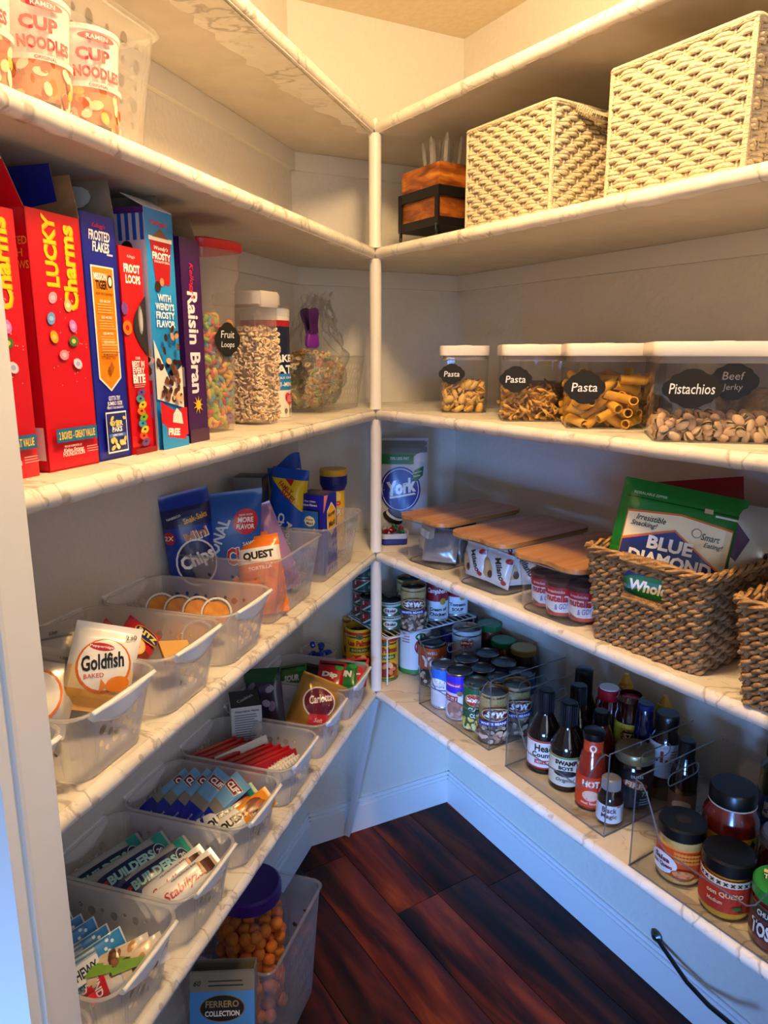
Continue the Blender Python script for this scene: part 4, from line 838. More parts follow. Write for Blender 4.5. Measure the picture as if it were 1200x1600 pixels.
# fish cracker pouches
d = D(); d.rect(-.05, 0, .05, .045, '#f0b050'); d.rect(-.05, .024, .05, .05, '#f6d8a0'); d.ell(.002, .052, .030, .031, '#e0701e', 24); d.ell(.002, .053, .0275, .0285, '#f8f4ec', 24); d.ell(-.004, .073, .014, .0045, '#c01f2a', 14); d.text('Pepperidge', -.004, .073, .0035, '#ffffff', w=.026); d.text('Goldfish', .0, .057, .018, '#191512', w=.046, rot=16, bold=.03, shear=.1); d.text('BAKED', -.006, .040, .005, '#d0501e', rot=14)
d.ell(.021, .034, .013, .009, '#f08a1a', 16, 20); d.poly([(.010, .030), (.002, .038), (.003, .021)], '#f08a1a'); d.text('230', .026, .088, .006, '#333333', rot=10)
p = LL(.868, .066, .036); pouch('fish_cracker_pouch', 'white pouch with an orange oval standing up in the front frosted basket', 'bag', p, (rad(-24), rad(16), facecam(p, -.12)), .074, .100, .026, '#f1eee8', d, crimp=.09, seed=41, wr=.1)
for i, (u, w, z, rx, ry, lab) in enumerate(((.880, .120, .030, -35, -8, 'silver foil pouch lying behind the white upright pouch'), (.930, .105, .034, -48, 18, 'silver foil pouch with an orange arc at the jamb side'), (.905, .160, .030, -40, 4, 'silver foil pouch nearest the wall in the front basket'), (.955, .150, .044, -50, 10, 'white foil pouch tucked by the jamb'))):
    d = D(); d.ell(0, .04, .03, .032, '#e0701e', 20); d.ell(0, .04, .027, .029, '#ece8e2', 20); d.rect(-.04, .085, .04, .087, '#8a8a8a'); d.text('130', .02, .092, .005, '#333333')
    p = LL(u, w, z); pouch('fish_cracker_pouch', lab, 'bag', p, (rad(rx), rad(ry), facecam(p, -.2)), .084, .105, .024, '#c9c6c1', d, crimp=.09, seed=44+i, wr=.15, mat=pl('#cfcbc5', .25, .5, .1))
p = LL(.965, .07, .028); carton('snack_tray', 'dark silver tray edge under the foil pouches', p, YL, .05, .05, .022, '#5a4a42', cat='tray')
d = D(); d.text("'S", .006, .046, .02, '#111111', bold=.05); d.rect(-.03, .03, .03, .034, '#ffffff'); d.rect(-.035, .0, .035, .036, '#e8e6e6')
p = LL(1.0, .060, .030); pouch('snack_bag', 'white and bright blue snack bag at the left jamb', 'bag', p, (rad(-10), rad(-10), facecam(p, 0)), .07, .075, .03, '#2a86d0', d, seed=51)

# ============================================================ LOWEST LEFT SHELF
for u, lab in ((.887, 'of blue-and-white bars, nearest the camera'), (.735, 'of grey and teal protein bars'), (.582, 'of dark blue energy bars'), (.422, 'of red sticks and white packets'), (.263, 'with a gold pretzel bag and an upright carton'), (.105, 'of candy packs beside the post')):
    fbask(4, u, 'frosted basket on lowest left shelf, full '+lab if lab.startswith('of') else 'frosted basket on the lowest left shelf '+lab)
fbask(4, 1.045, 'frosted basket at the bottom left corner beside the door jamb')
def bar(name, label, u, w, z, yo, roll, W_, H_, T_, col, d, k=4, pitch=-90, group=None, seed=0, mat=None, crimp=.09, cat='bar'):
    cc = V(LP(u, w, Z[k]+z)); R_ = Matrix.Rotation(YL+rad(yo), 4, 'Z') @ Matrix.Rotation(rad(roll), 4, 'Y') @ Matrix.Rotation(rad(pitch), 4, 'X')
    return pouch(name, label, cat, cc-(R_ @ V((0, 0, H_/2))), R_.to_euler(), W_, H_, T_, col, d, crimp=crimp, pw=3.6, seed=seed, group=group, mat=mat, wr=.10, nx=12, nz=22)
def T90(d, s, x, y, h, c, w, **k): d.text(s, x, y, h, c, w=w, rot=90, **k)
# teal/grey protein bars
for i, (u, w, z, lab) in enumerate(((.752, .166, .056, 'nearest the wall'), (.744, .128, .062, 'in the middle'), (.736, .096, .056, 'third from the wall'))):
    d = D(); d.rect(-.008, .004, .022, .116, '#16294e'); d.rect(-.022, .10, .022, .118, '#1f9a8e'); d.ell(.006, .102, .012, .010, '#d8dce0', 18); d.ell(.006, .102, .0105, .0087, '#16294e', 18); d.text('20', .006, .102, .008, '#d8dce0', rot=90, bold=.04)
    T90(d, 'BUILDERS', .005, .058, .014, '#9fd6d6', .068, bold=.05); T90(d, 'PROTEIN', .017, .062, .004, '#c8d0d8', .04); T90(d, 'CLIF', .006, .014, .009, '#d83040', .018, bold=.04)
    bar('protein_bar', 'grey and navy protein bar with a teal end, '+lab, u, w, z, -114, 24, .046, .122, .020, '#a9aaac', d, group='grey protein bars', seed=60+i, pitch=-82)
for i, (u, w, z, lab) in enumerate(((.738, .064, .052, 'wider'), (.738, .046, .050, 'narrower, nearest the aisle'))):
    d = D(); T90(d, 'Stabilyze', .004, .05, .016, '#c8303c', .062, bold=.01, shear=.3); d.rect(-.010, .082, .010, .106, '#4a2418'); d.rect(-.012, .080, .008, .084, '#d8a070'); T90(d, 'NUTRITION BAR', -.012, .06, .003, '#555555', .04)
    bar('nutrition_bar', 'white nutrition bar with red script and a chocolate square, the '+lab+' one', u, w, z, -110, 30, .038, .110, .016, '#ece9e6', d, group='white nutrition bars', seed=66+i, pitch=-76)
# dark blue energy bars
for i, (u, w, z, yo, pt) in enumerate(((.590, .178, .058, -115, -62), (.590, .156, .062, -112, -60), (.588, .132, .064, -110, -62), (.586, .110, .066, -106, -58), (.582, .086, .064, -118, -60))):
    d = D(); d.rect(-.022, .048, .022, .112, '#6ea4d0'); d.rect(-.022, .046, .022, .062, '#8a8478'); d.poly([(-.014, .084), (.016, .084), (.018, .100), (-.016, .100)], '#e8d8c8'); d.poly([(-.013, .085), (.015, .085), (.0165, .099), (-.015, .099)], '#7a1c22'); d.text('CLIF', .001, .092, .010, '#ffffff', w=.024, bold=.04); d.text('NET WT 2.40 OZ', .006, .018, .003, '#dfe6ff', rot=90)
    bar('energy_bar', 'dark blue energy bar with a maroon badge, ' + ['first', 'second', 'third', 'fourth', 'fifth'][i] + ' from the wall', u, w, z, yo, 18, .042, .112, .018, '#1226a8', d, group='dark blue energy bars', seed=70+i, pitch=pt)
for i, (u, w, z, c, lab) in enumerate(((.580, .062, .054, '#1f8478', 'teal'), (.578, .040, .052, '#eb9a22', 'orange'))):
    d = D(); d.rect(-.021, .004, .021, .05, '#f2f2ee') if lab == 'teal' else d.rect(-.018, .0, .018, .048, '#f2efe6'); T90(d, 'QUEST', .002, .034, .016, '#1a1a1a', .046, bold=.05); d.ell(0, .074, .012, .016, '#7a3a20', 12); d.ell(.006, .084, .009, .010, '#a8602e', 12); T90(d, '12g', .012, .064, .005, '#ffffff', .010); T90(d, '1g', .012, .09, .004, '#ffffff', .008)
    bar('snack_bar', lab+' and white snack bar with a chocolate chunk print', u, w, z, -114, 30, .044 if i == 0 else .036, .108, .018, c, d, seed=80+i, pitch=-74)
# red sticks and white packets
for i in range(22):
    j = i if i < 11 else i+1; w = .188-.0058*j; u = .424+.004*((i*7) % 3)
    d = D(); d.rect(-.002, .01, .002, .09, '#e85a60') if i % 3 == 0 else None
    bar('drink_stick', 'slim red drink stick in the tight row beside the white packets', u, w, .046+.003*((i*5) % 3), -108, 76, .026, .098, .0042, '#b8101f', d if d.it else None, group='slim red drink sticks', seed=90+i, pitch=-72, crimp=.05, cat='sachet')
bar('drink_stick', 'single white stick standing among the slim red ones', .420, .188-.0058*11, .056, -108, 70, .030, .102, .004, '#e8e4dc', None, seed=115, pitch=-66, crimp=.05, cat='sachet')
for i in range(4):
    d = D(); d.lines(-.012, .012, .06, .01, 8, '#b8b4ac'); d.rect(-.004, .03, .004, .05, '#4a8a4a')
    bar('sweetener_packet', 'white packet beside the red sticks, ' + ['first', 'second', 'third', 'fourth'][i] + ' from them', .420, .064-.0100*i, .040, -104, 60, .028, .060, .010, '#e9e7e2', d, group='white packets beside red sticks', seed=120+i, pitch=-66, cat='sachet')
# blue-white crispy bars and small red ones
for i in range(6):
    d = D(); d.rect(-.020, .085, .020, .118, '#2f86c8')
    for q in range(9): d.ell(-.016+.004*q, .10+.006*sin(q*2.), .0022, .0022, '#d8ecf8', 8); d.rect(-.02+.0045*q, .004, -.018+.0045*q, .085, '#5a90b0')
    d.rect(-.011, .012, .011, .084, '#eef0f0'); T90(d, 'SOFT & CHEWY', .0, .048, .012, '#2a2a2e', .066, bold=.03); T90(d, 'DIPPED', .014, .05, .004, '#16304a', .03)
    bar('granola_bar', 'blue and white patterned granola bar, ' + ['first', 'second', 'third', 'fourth', 'fifth', 'sixth'][i] + ' from the wall', .898+.002*i, .190-.021*i, .046+.003*(i % 2), -110, 52, .042, .120, .014, '#cfdbe0', d, group='blue and white granola bars', seed=130+i, pitch=-76)
for i, (u, w, z, yo) in enumerate(((.900, .070, .046, -130), (.886, .054, .048, -125), (.880, .038, .046, -120))):
    d = D(); d.rect(-.016, .040, .016, .08, '#d8c4a8'); beans(d, -.014, .048, .014, .078, 8, ['#8a5a30', '#b8844a', '#5a3418'], .006, i); d.poly([(-.016, .03), (.0, .03), (.008, .07), (.0, .07)], '#7aa838'); d.rect(-.016, 0, .016, .022, '#c8202a'); d.text('KIND', .0, .012, .008, '#ffffff', bold=.03)
    bar('chewy_bar', 'red and white granola bar with a green stripe, '+['wall-side', 'middle', 'aisle-side'][i]+' of three', u, w, z, yo, 40, .034, .095, .016, '#dcd8d0', d, group='red and white granola bars', seed=140+i, pitch=-74)
bar('foil_pouch', 'white foil pouch in the bottom left corner basket', 1.0, .06, .04, -120, 20, .06, .09, .02, '#dcdcdc', None, seed=150, cat='bag')
# gold pretzel bag, carton, lilac bag
d = D(); d.ell(.0, .062, .034, .032, '#f0e4d8', 24); d.ell(.0, .062, .031, .029, '#6a1a2c', 24); d.text('Carlotta', .0, .070, .017, '#f4e8e0', w=.048, rot=30, shear=.3, bold=.02); d.poly([(-.010, .034), (.03, .046), (.034, .022), (-.006, .012)], '#c8202c'); d.text('Soft', .012, .028, .008, '#f6d8d0', rot=14, shear=.3); beans(d, .0, .0, .045, .018, 12, ['#8a5230', '#b87a4a', '#d8a880'], .008, 4)
p = LL(.243, .075, .012, 4); pouch('pretzel_bag', 'crumpled gold bag with a maroon oval lying in a frosted basket', 'bag', p, (rad(-34), rad(24), facecam(p, -.1)), .100, .115, .055, '#b88a3a', d, crimp=.06, seed=160, wr=.28, mat=pl('#bd8d3c', .25, .35, .2))
d = D(); d.lines(.006, .052, .092, .008, 17, '#7a8298', .4); d.text('Nutrition Facts', .03, .098, .004, '#22304a', w=.045)
r = D(); r.rect(0, 0, .07, .108, '#2a1614'); beans(r, .005, .01, .065, .10, 22, ['#8a1c24', '#c8b48a', '#5a2a1a', '#e0d8c8', '#b07a2a'], .009, 7)
p = LL(.330, .165, .010, 4); carton('cookie_carton', 'white and black carton standing upright behind the pretzel bag', p, YL-1.0, .058, .07, .106, '#d8dbe4', d, right=r, top=D().rect(0, 0, .058, .07, '#121214').text('Cookies', .029, .035, .01, '#d8d8d8', w=.04, rot=40, shear=.3))
d = D(); beans(d, -.03, .01, .03, .10, 16, ['#5a4a70', '#8a7aa0', '#3a3048', '#b0a0b8', '#c8b0a0'], .010, 9); d.rect(-.04, .105, .04, .13, '#14502a')
p = LL(.262, .150, .012, 4); pouch('candy_pouch', 'dark violet pouch with a green top behind the pretzel bag', 'bag', p, (rad(-12), rad(-12), facecam(p, -.5)), .085, .130, .035, '#3a3048', d, crimp=.05, seed=163)
# candy packs by the post
for i, (u, w, z, c, txt, lab) in enumerate(((.110, .120, .050, '#1a1214', 'CANDY', 'black candy pack with white lettering at the back'), (.098, .085, .058, '#b01822', 'Dip', 'red candy pack with bold white lettering'), (.082, .055, .058, '#1c7a34', 'FUN', 'bright green candy pack'), (.070, .035, .060, '#d02a34', 'LL', 'red and green candy pack nearest the aisle'), (.120, .160, .050, '#4a7a2a', 'SOUR', 'striped green candy pack by the wall'))):
    d = D(); d.text(txt, 0, .034, .016, '#f4f4f0', w=.036, bold=.06); d.ell(.018, .056, .010, .008, '#38a048', 12); d.ell(-.016, .014, .010, .008, '#d83040', 12); d.rect(-.028, .06, .028, .066, '#101010')
    p = LL(u, w, z-.022, 4); pouch('candy_pack', lab+' in the post-side frosted basket', 'candy', p, (rad(-52), rad(8-5*i), facecam(p, -.25)), .064, .072, .014, c, d, crimp=.06, seed=170+i)
# round tub of blue sweets behind
t = thing('sweets_tub', 'round frosted tub of blue sweets at the back of the lowest left shelf', 'tub', LP(-.012, .150, Z[4]), YL)
MB().lathe([(.032, .001), (.034, .004), (.042, .076), (.045, .078), (.045, .081), (.042, .082)], FROST(), 28, cap1=False).build('tub_wall', t, solid=.001) if 0 else MB().lathe([(.032, .001), (.034, .004), (.042, .076), (.045, .078), (.045, .081), (.042, .082)], FROST(), 28, cap1=False).build('tub_wall', t)
sw = MB(); sw.loft([rrect(.006, .006, .002, -.010), rrect(.003, .003, .001, -.007), rrect(.013, .013, .005, -.004), rrect(.013, .013, .005, .004), rrect(.003, .003, .001, .007), rrect(.007, .007, .002, .010)], pl('#1f3fa8', .2, .3, .3)); src = sw.build('wrapped_sweet', None)
rs2 = random.Random(6)
for i in range(16):
    o = src if i == 0 else src.copy()
    if i: COL.objects.link(o)
    a = i*2.4; rr = .030*math.sqrt((i % 8+.5)/8); q = V(LP(-.012, .150, Z[4]+.050+.018*(i//8)+.008*(i % 3))); o.location = q+V((rr*cos(a), rr*sin(a), 0)); o.rotation_euler = (rs2.uniform(0, 3), rs2.uniform(0, 3), rs2.uniform(0, 6)); tag(o, 'shiny blue twist-wrapped sweet in the round tub', 'sweet', 'blue wrapped sweets')

# ============================================================ FLOOR, LEFT: big basket with a jar of cheese balls and a chocolate carton
fb = V((-.256, 1.187, 0)); fy = YL
t = clear_basket('floor_basket', 'large clear slotted basket standing on the floor under the left shelves', 'basket', fb, fy, .240, .205, .245, clear('floor_basket_plastic', (.95, .94, .95), .1, 1.42, .16, (.9, .88, .9)))
jc = V((-.262, 1.215, .010)); t = thing('cheese_ball_jar', 'big clear jar of orange cheese balls with a purple lid', 'jar', jc, 0)
MB().lathe([(.062, .001), (.070, .006), (.074, .03), (.074, .195), (.070, .225), (.058, .248), (.056, .262)], GLASS(), 36, cap1=False).build('jar_wall', t)
MB().lathe([(.060, .252), (.0625, .254), (.0625, .276), (.058, .280)], pl('#35106a', .35), 36).build('lid', t)
mb = MB(); mb.lathe([(.0125*cos(a), .0125*sin(a)) for a in [-pi/2+.02+(pi-.04)*i/6 for i in range(7)]], two('cheese_puff', '#e0650c', '#f08a1e', 60, 3, .35, .65, .7, bump=.6), 9); src = mb.build('cheese_ball', None, sharp=None); src.data.polygons.foreach_set('use_smooth', [True]*len(mb.f))
pile(src, lambda x, y: hypot(x, y) < .059, 230, .006, .0115, -.06, .06, -.06, .06, 'round orange cheese ball inside the purple-lidded jar', 'cheese ball', 'cheese balls in the jar', Matrix.Translation(jc), tries=30, seed=5, zmax=.20, hscale=.8)
d = D(); w = .105; d.rect(0, 0, w, .272, '#4a90d8'); d.rect(0, .272, w, .303, '#8a8070'); d.ell(w/2, .245, .037, .022, '#8a7a58', 26); d.ell(w/2, .245, .0355, .0205, '#1c1410', 26); d.text('FERRERO', w/2, .252, .011, '#a8946a', w=.054, bold=.02); d.text('COLLECTION', w/2, .237, .009, '#f2f0ec', w=.056, bold=.03); d.lines(.03, .095, .292, .278, 2, '#3a342a', .3); d.text('60', .012, .286, .009, '#2a241c', shear=.3)
cp = (-.262, .935, .004); t = carton('chocolate_carton', 'open blue and bronze chocolate carton leaning before the cheese ball jar', cp, .05, w, .034, .305, '#7d7466', d, open_top=True, rot=(rad(-15), 0, .05))
# ============================================================ RIGHT SHELVES
def RR(u, w, z, k): return RP(u, w, Z[k]+z)
# ---- second shelf: cutlery box on a black stand, two white woven baskets
t = thing('box_stand', 'black metal stand with curled feet cradling a wooden box', 'stand', RR(.085, .095, 0, 1), YR)
BLK = pl('#141416', .45, .3); w, d_ = .134, .096
for z0, z1 in ((.028, .044), (.082, .100)):
    mb = MB()
    for c, s in (((0, -d_/2, (z0+z1)/2), (w, .003, z1-z0)), ((0, d_/2, (z0+z1)/2), (w, .003, z1-z0)), ((-w/2, 0, (z0+z1)/2), (.003, d_, z1-z0)), ((w/2, 0, (z0+z1)/2), (.003, d_, z1-z0))): mb.box(c, s, BLK)
    mb.build('band', t, sharp=None)
MB().box((0, 0, .029), (w, d_, .002), BLK).build('bottom_plate', t, sharp=None)
for sx in (-1, 1):
    for sy in (-1, 1):
        mb = MB(); mb.box((sx*(w/2-.005), sy*d_/2, .064), (.012, .0036, .072), BLK); x0 = sx*(w/2-.006)
        mb.tube([(x0, sy*d_/2, .032), (x0, sy*d_/2, .018), (x0-sx*.002, sy*(d_/2+.002), .008), (x0, sy*(d_/2+.008), .003), (x0+sx*.004, sy*(d_/2+.014), .0025)], .004, BLK, 6, rad2=.002); mb.build('leg', t, sharp=40)
t = thing('wooden_box', 'open honey-brown wooden box of clear cutlery in the black stand', 'box', RR(.085, .095, .030, 1), YR)
WD = wood('box_wood', [(.25, '#4a230d'), (.45, '#7a3f14'), (.6, '#a8601f'), (.75, '#c98a35')], 1., (6, 6, 22), .35, 3.)
mb = MB(); w2, d2, h2 = .126, .088, .112
for c, s in (((0, -d2/2+.004, h2/2), (w2, .008, h2)), ((0, d2/2-.004, h2/2), (w2, .008, h2)), ((-w2/2+.004, 0, h2/2), (.008, d2-.016, h2)), ((w2/2-.004, 0, h2/2), (.008, d2-.016, h2)), ((0, 0, .004), (w2, d2, .008))): mb.box(c, s, WD)
mb.build('box_panels', t, sharp=None)
rs2 = random.Random(3)
for i in range(18):
    x, y = -.034+.0040*i, .020*sin(i*2.1); t = thing('plastic_fork', 'clear plastic fork handle sticking out of the wooden box', 'fork', RR(.085+x, .095+y, .050, 1), 0, 'clear plastic cutlery', rot=(rad(rs2.uniform(-7, 7)), rad(rs2.uniform(-9, 9)), YR+rs2.uniform(-.6, .6)))
    MB().loft([rrect(.003, .0012, .0005, 0, 2), rrect(.004, .0014, .0006, .06, 2), rrect(.008, .0016, .0007, .125, 2), rrect(.007, .0014, .0006, .142, 2), rrect(.003, .001, .0004, .148, 2)], clear('cutlery_plastic', (.86, .86, .86), .05, 1.6, .25, (.9, .88, .86))).build('handle', t)
ROPE = two('paper_rope', '#c6b28e', '#e2d4b4', 220, 2, .3, .7, .75, bump=.8, stretch=(1, 1, 3), bdist=.004)
def white_basket(label, u0, u1, w0, dep, h, rows):
    L = u1-u0; t = thing('woven_basket', label, 'basket', RR((u0+u1)/2, w0+dep/2, 0, 1), YR, 'cream woven rope baskets')
    woven(t, L, dep, h, rows, int((2*(L+dep))/.0165), .0030, ROPE, .0030, cr=.006, pair=2)
    MB().tube([(x, y, h-.001) for x, y, _ in rrect(L+.004, dep+.004, .006, 0, 6)], .0042, ROPE, 6, closed=True).build('rim', t)
    for sx in (1,):
        pts = [(sx*(L/2+.002+.016*sin(pi*i/12)), -dep*.22+dep*.44*i/12, h-.004-.012*sin(pi*i/12)) for i in range(13)]; mb = MB(); mb.tube(pts, .0065, ROPE, 8)
        for i in range(26):
            f = i/26*12; a, b = V(pts[int(f)]), V(pts[min(12, int(f)+1)]); c = a.lerp(b, f-int(f)); tn = (b-a).normalized(); x = tn.cross(V((0, 0, 1))).normalized(); y = x.cross(tn); mb.tube([c+x*.0068*cos(q)+y*.0068*sin(q) for q in [2*pi*j/8 for j in range(8)]], .0013, ROPE, 4, closed=True)
        mb.build('rope_handle', t)
    for x, y in ((-L/2, -dep/2), (L/2, -dep/2), (L/2, dep/2), (-L/2, dep/2)): MB().tube([(x*1.0, y*1.0, .002), (x, y, h)], .004, ROPE, 6).build('corner_cord', t)
white_basket('smaller cream woven rope basket beside the wooden cutlery box', .268, .468, .022, .165, .158, 28)
white_basket('larger cream woven rope basket at the upper right edge', .578, .782, .022, .200, .164, 29)
# ---- third shelf: airtight containers
OXO = clear('airtight_clear', (.97, .97, .965), .02, 1.45, .02, (.9, .9, .9)); LIDW = pl('#eee6dd', .35)
def airtight(label, loc, yaw, w, d, h, txt=None, lines=None, plq=(.0, .055, .055, .040)):
    t = thing('airtight_container', label, 'container', loc, yaw, 'clear airtight containers'); hb = h-.018
    MB().loft([rrect(w*.86, d*.86, .010, .001), rrect(w*.90, d*.90, .012, .003), rrect(w*.93, d*.93, .013, .010), rrect(w*.95, d*.95, .013, hb-.008), rrect(w*.97, d*.97, .014, hb)], OXO, True, False).build('clear_wall', t, sharp=50)
    MB().loft([rrect(w*.89, d*.89, .012, .0005), rrect(w*.905, d*.905, .012, .003)], ACEDGE(), False, False).build('base_edge', t)
    lo = MB().loft([rrect(w*.90, d*.90, .012, hb-.010), rrect(w*.90, d*.90, .012, hb)], clear('lid_skirt', (.7, .66, .64), .2, 1.45, .5, (.75, .7, .68)), False, False).build('lid_seal', t)
    MB().loft([rrect(w*.985, d*.985, .014, hb-.001), rrect(w, d, .015, hb+.001), rrect(w, d, .015, h-.003), rrect(w*.985, d*.985, .014, h), rrect(w*.9, d*.9, .012, h)], LIDW).build('lid', t, sharp=50)
    MB().loft([rrect(.030, .030, .0149, h), rrect(.030, .030, .0149, h+.0012), rrect(.027, .027, .013, h+.0016)], pl('#e6ded6', .35)).build('lid_button', t)
    if txt or lines:
        x, z, pw_, ph_ = plq; plaque(D(), x, z, pw_, ph_, txt or '', lines=lines).build(t, lambda x, y, hh: (x, -d*.955/2-.0006-hh, y), name='chalk_label')
    return t
def inbox(w, d, m=.008): return lambda x, y: abs(x) < w/2-m and abs(y) < d/2-m
YP = {}
specs = dict(shell=((.161, 1.464), .100, .100, -.06), curl=((.258, 1.269), .112, .150, -.10), tube=((.349, 1.139), .133, .150, -.16), nut=((.452, .952), .200, .150, -.24))
CN = {}
for k, ((fx, fy), w, d_, yw) in specs.items():
    c = (fx-sin(yw)*0+d_/2*sin(-yw)*1.0, fy+d_/2*cos(yw), Z[2]); CN[k] = (c, w, d_, yw)
H_ = .133
airtight('smallest clear airtight container, holding pasta shells', CN['shell'][0], -.06, .100, .100, H_, 'Pasta', plq=(-.026, .078, .046, .036))
airtight('clear airtight container of twisted pasta between shells and tubes', CN['curl'][0], -.10, .112, .150, H_, 'Pasta', plq=(-.030, .074, .050, .040))
airtight('clear airtight container of yellow pasta tubes', CN['tube'][0], -.16, .133, .150, H_, 'Pasta', plq=(-.036, .066, .056, .046))
airtight('widest clear airtight container, holding pistachios at the right edge', CN['nut'][0], -.24, .200, .150, H_, 'Pistachios', plq=(-.048, .072, .066, .046))
for lab, (x, y), w, yw, txt in (('clear airtight container half hidden behind the twisted pasta', (.325, 1.458), .115, -.14, None), ('clear airtight container half hidden behind the pasta tubes', (.440, 1.345), .135, -.2, None), ('clear airtight container behind the pistachios with a two-line chalk label', (.575, 1.165), .165, -.3, ('Beef', 'Jerky'))):
    o = airtight(lab, (x, y, Z[2]), yw, w, .125, H_+.002, None, txt, plq=(-.028, .076, .064, .050))
    MB().loft([rrect(w*.84, .10, .012, .004), rrect(w*.86, .10, .012, .055), rrect(w*.7, .08, .012, .064)], two('dry_mix', '#7a5a3a', '#b08a52', 60, 3, .4, .6, .8, bump=.7, bdist=.01)).build('dry_goods', o)
# pasta tubes
PT = lambda: two('pasta_yellow', '#d59a26', '#e6b544', 50, 3, .35, .65, .45)
mb = MB(); n = 12; R0, R1, L0 = .0072, .0056, .021
mb.loft([[(x, r*cos(2*pi*i/n)*(1+.03*(i % 2)), r*sin(2*pi*i/n)*(1+.03*(i % 2))) for i in range(n)] for x, r in ((-L0, R0), (L0, R0), (L0, R1), (-L0, R1))], PT(), closed=True); src = mb.build('pasta_tube', None, sharp=50)
c, w, d_, yw = CN['tube']; pile(src, inbox(w*.93, d_*.93, .017), 92, .005, .0125, -w/2, w/2, -d_/2, d_/2, 'ridged yellow pasta tube in the airtight container', 'pasta', 'pasta tubes', MW(c, yw), tries=26, flat=.42, seed=2, zmax=.075, hscale=.52)
# shells
mb = MB()
def shellp(i, j):
    a = (i-.5)*4.6; t_ = j*2-1; r = .0072*math.sqrt(max(.02, 1-t_*t_*.92)); return (t_*.0115, r*sin(a)*(1+.04*sin(j*40)), -r*cos(a)*.9)
mb.grid(shellp, 10, 10, two('pasta_shell', '#d8a848', '#e8c274', 60, 3, .35, .65, .5)); src = mb.build('pasta_shell', None, sharp=None, solid=.0009); src.data.polygons.foreach_set('use_smooth', [True]*100)
c, w, d_, yw = CN['shell']; pile(src, inbox(w*.93, d_*.93, .011), 190, .005, .0088, -w/2, w/2, -d_/2, d_/2, 'small pale pasta shell in the smallest container', 'pasta', 'pasta shells', MW(c, yw), tries=26, flat=.9, seed=4, zmax=.055, hscale=.52)
# twisted strips
mb = MB(); mb.grid(lambda i, j: ((i-.5)*.036, (j-.5)*.0062*cos(i*5.5)+.002*sin(i*4), (j-.5)*.0062*sin(i*5.5)), 12, 2, two('pasta_curl', '#c98f34', '#ddb05a', 60, 3, .35, .65, .5)); src = mb.build('pasta_twist', None, sharp=None, solid=.0012); src.data.polygons.foreach_set('use_smooth', [True]*24)
c, w, d_, yw = CN['curl']; pile(src, inbox(w*.93, d_*.93, .014), 290, .004, .0085, -w/2, w/2, -d_/2, d_/2, 'twisted golden pasta strip in the second container', 'pasta', 'twisted pasta strips', MW(c, yw), tries=24, flat=.55, seed=6, zmax=.085, hscale=.42)
# pistachios
mb = MB(); sh = two('pistachio_shell', '#c9a27c', '#dcbf9c', 50, 3, .35, .65, .55)
for s in (-1, 1):
    Mx = Matrix.Rotation(rad(9*s), 4, 'Y') @ Matrix.Translation((0, 0, s*.0008))
    mb.grid(lambda i, j, s=s: ((.0098*sin((j-.5)*pi))*1., .0064*cos((j-.5)*pi)*cos(i*pi), s*.0056*cos((j-.5)*pi)*sin(i*pi)), 6, 6, sh, Mx)
mb.grid(lambda i, j: (.0080*sin((j-.5)*pi), .005*cos((j-.5)*pi)*cos(i*2*pi), .0042*cos((j-.5)*pi)*sin(i*2*pi)), 6, 4, pl('#8f8a4a', .7)); src = mb.build('pistachio', None, sharp=None); src.data.polygons.foreach_set('use_smooth', [True]*len(mb.f))
c, w, d_, yw = CN['nut']; pile(src, inbox(w*.93, d_*.93, .010), 290, .004, .0082, -w/2, w/2, -d_/2, d_/2, 'tan pistachio nut in the widest container', 'nut', 'pistachio nuts', MW(c, yw), tries=20, flat=.8, seed=8, zmax=.060, hscale=.46)

# ---- fourth right shelf: bamboo-lidded bins
BAM = wood('bamboo', [(.3, '#9a6634'), (.45, '#b07a42'), (.6, '#c08c52'), (.75, '#cf9e64')], 1., (26, 1.6, 20), .32, 2.2)
BINP = clear('bin_plastic', (.955, .96, .96), .03, 1.45, .03, (.85, .87, .88))
def lidbin(label, u, w0, yo, w, d, h, mats=None):
    t = thing('lidded_bin', label, 'bin', RR(u, w0+d/2, 0, 3), YR+rad(yo), 'bamboo-lidded clear bins')
    MB().loft([rrect(w*.78, d*.86, .022, .001, 6), rrect(w*.84, d*.90, .026, .006, 6), rrect(w*.93, d*.95, .028, h-.006, 6), rrect(w*.95, d*.97, .028, h, 6)], BINP, True, False).build('clear_wall', t, sharp=50)
    MB().tube(rrect(w*.80, d*.875, .023, .0015, 6), .0012, ACEDGE(), 5, closed=True).build('base_edge', t); MB().tube(rrect(w*.95, d*.97, .028, h-.001, 6), .0013, ACEDGE(), 5, closed=True).build('rim', t)
    out = []
    for x, y, _ in rrect(w*1.02, d, .03, 0, 7):
        out.append((x, y))
    nfr = 22; res = []
    for i, (x, y) in enumerate(out):
        res.append((x, y))
    # wavy front: subdivide the front run
    fr = [p for p in res]; k = max(range(len(fr)), key=lambda i: hypot(fr[i][0]-fr[(i+1) % len(fr)][0], fr[i][1]-fr[(i+1) % len(fr)][1]) if fr[i][1] < -d*.45 and fr[(i+1) % len(fr)][1] < -d*.45 else 0)
    a, b = fr[k], fr[(k+1) % len(fr)]; ins = [(a[0]+(b[0]-a[0])*j/nfr, a[1]+.007*sin(pi*j/nfr)**2) for j in range(1, nfr)]
    poly = fr[:k+1]+ins+fr[k+1:]
    lo = MB(); lo.prism(poly, h+.0005, h+.0085, BAM); ld = lo.build('lid', t, sharp=40); m = ld.modifiers.new('round', 'BEVEL'); m.width = .0018; m.segments = 2; m.limit_method = 'ANGLE'
    return t
lidbin('bamboo-lidded clear bin nearest the post, holding dark foil packets', .128, .012, 7, .142, .255, .094)
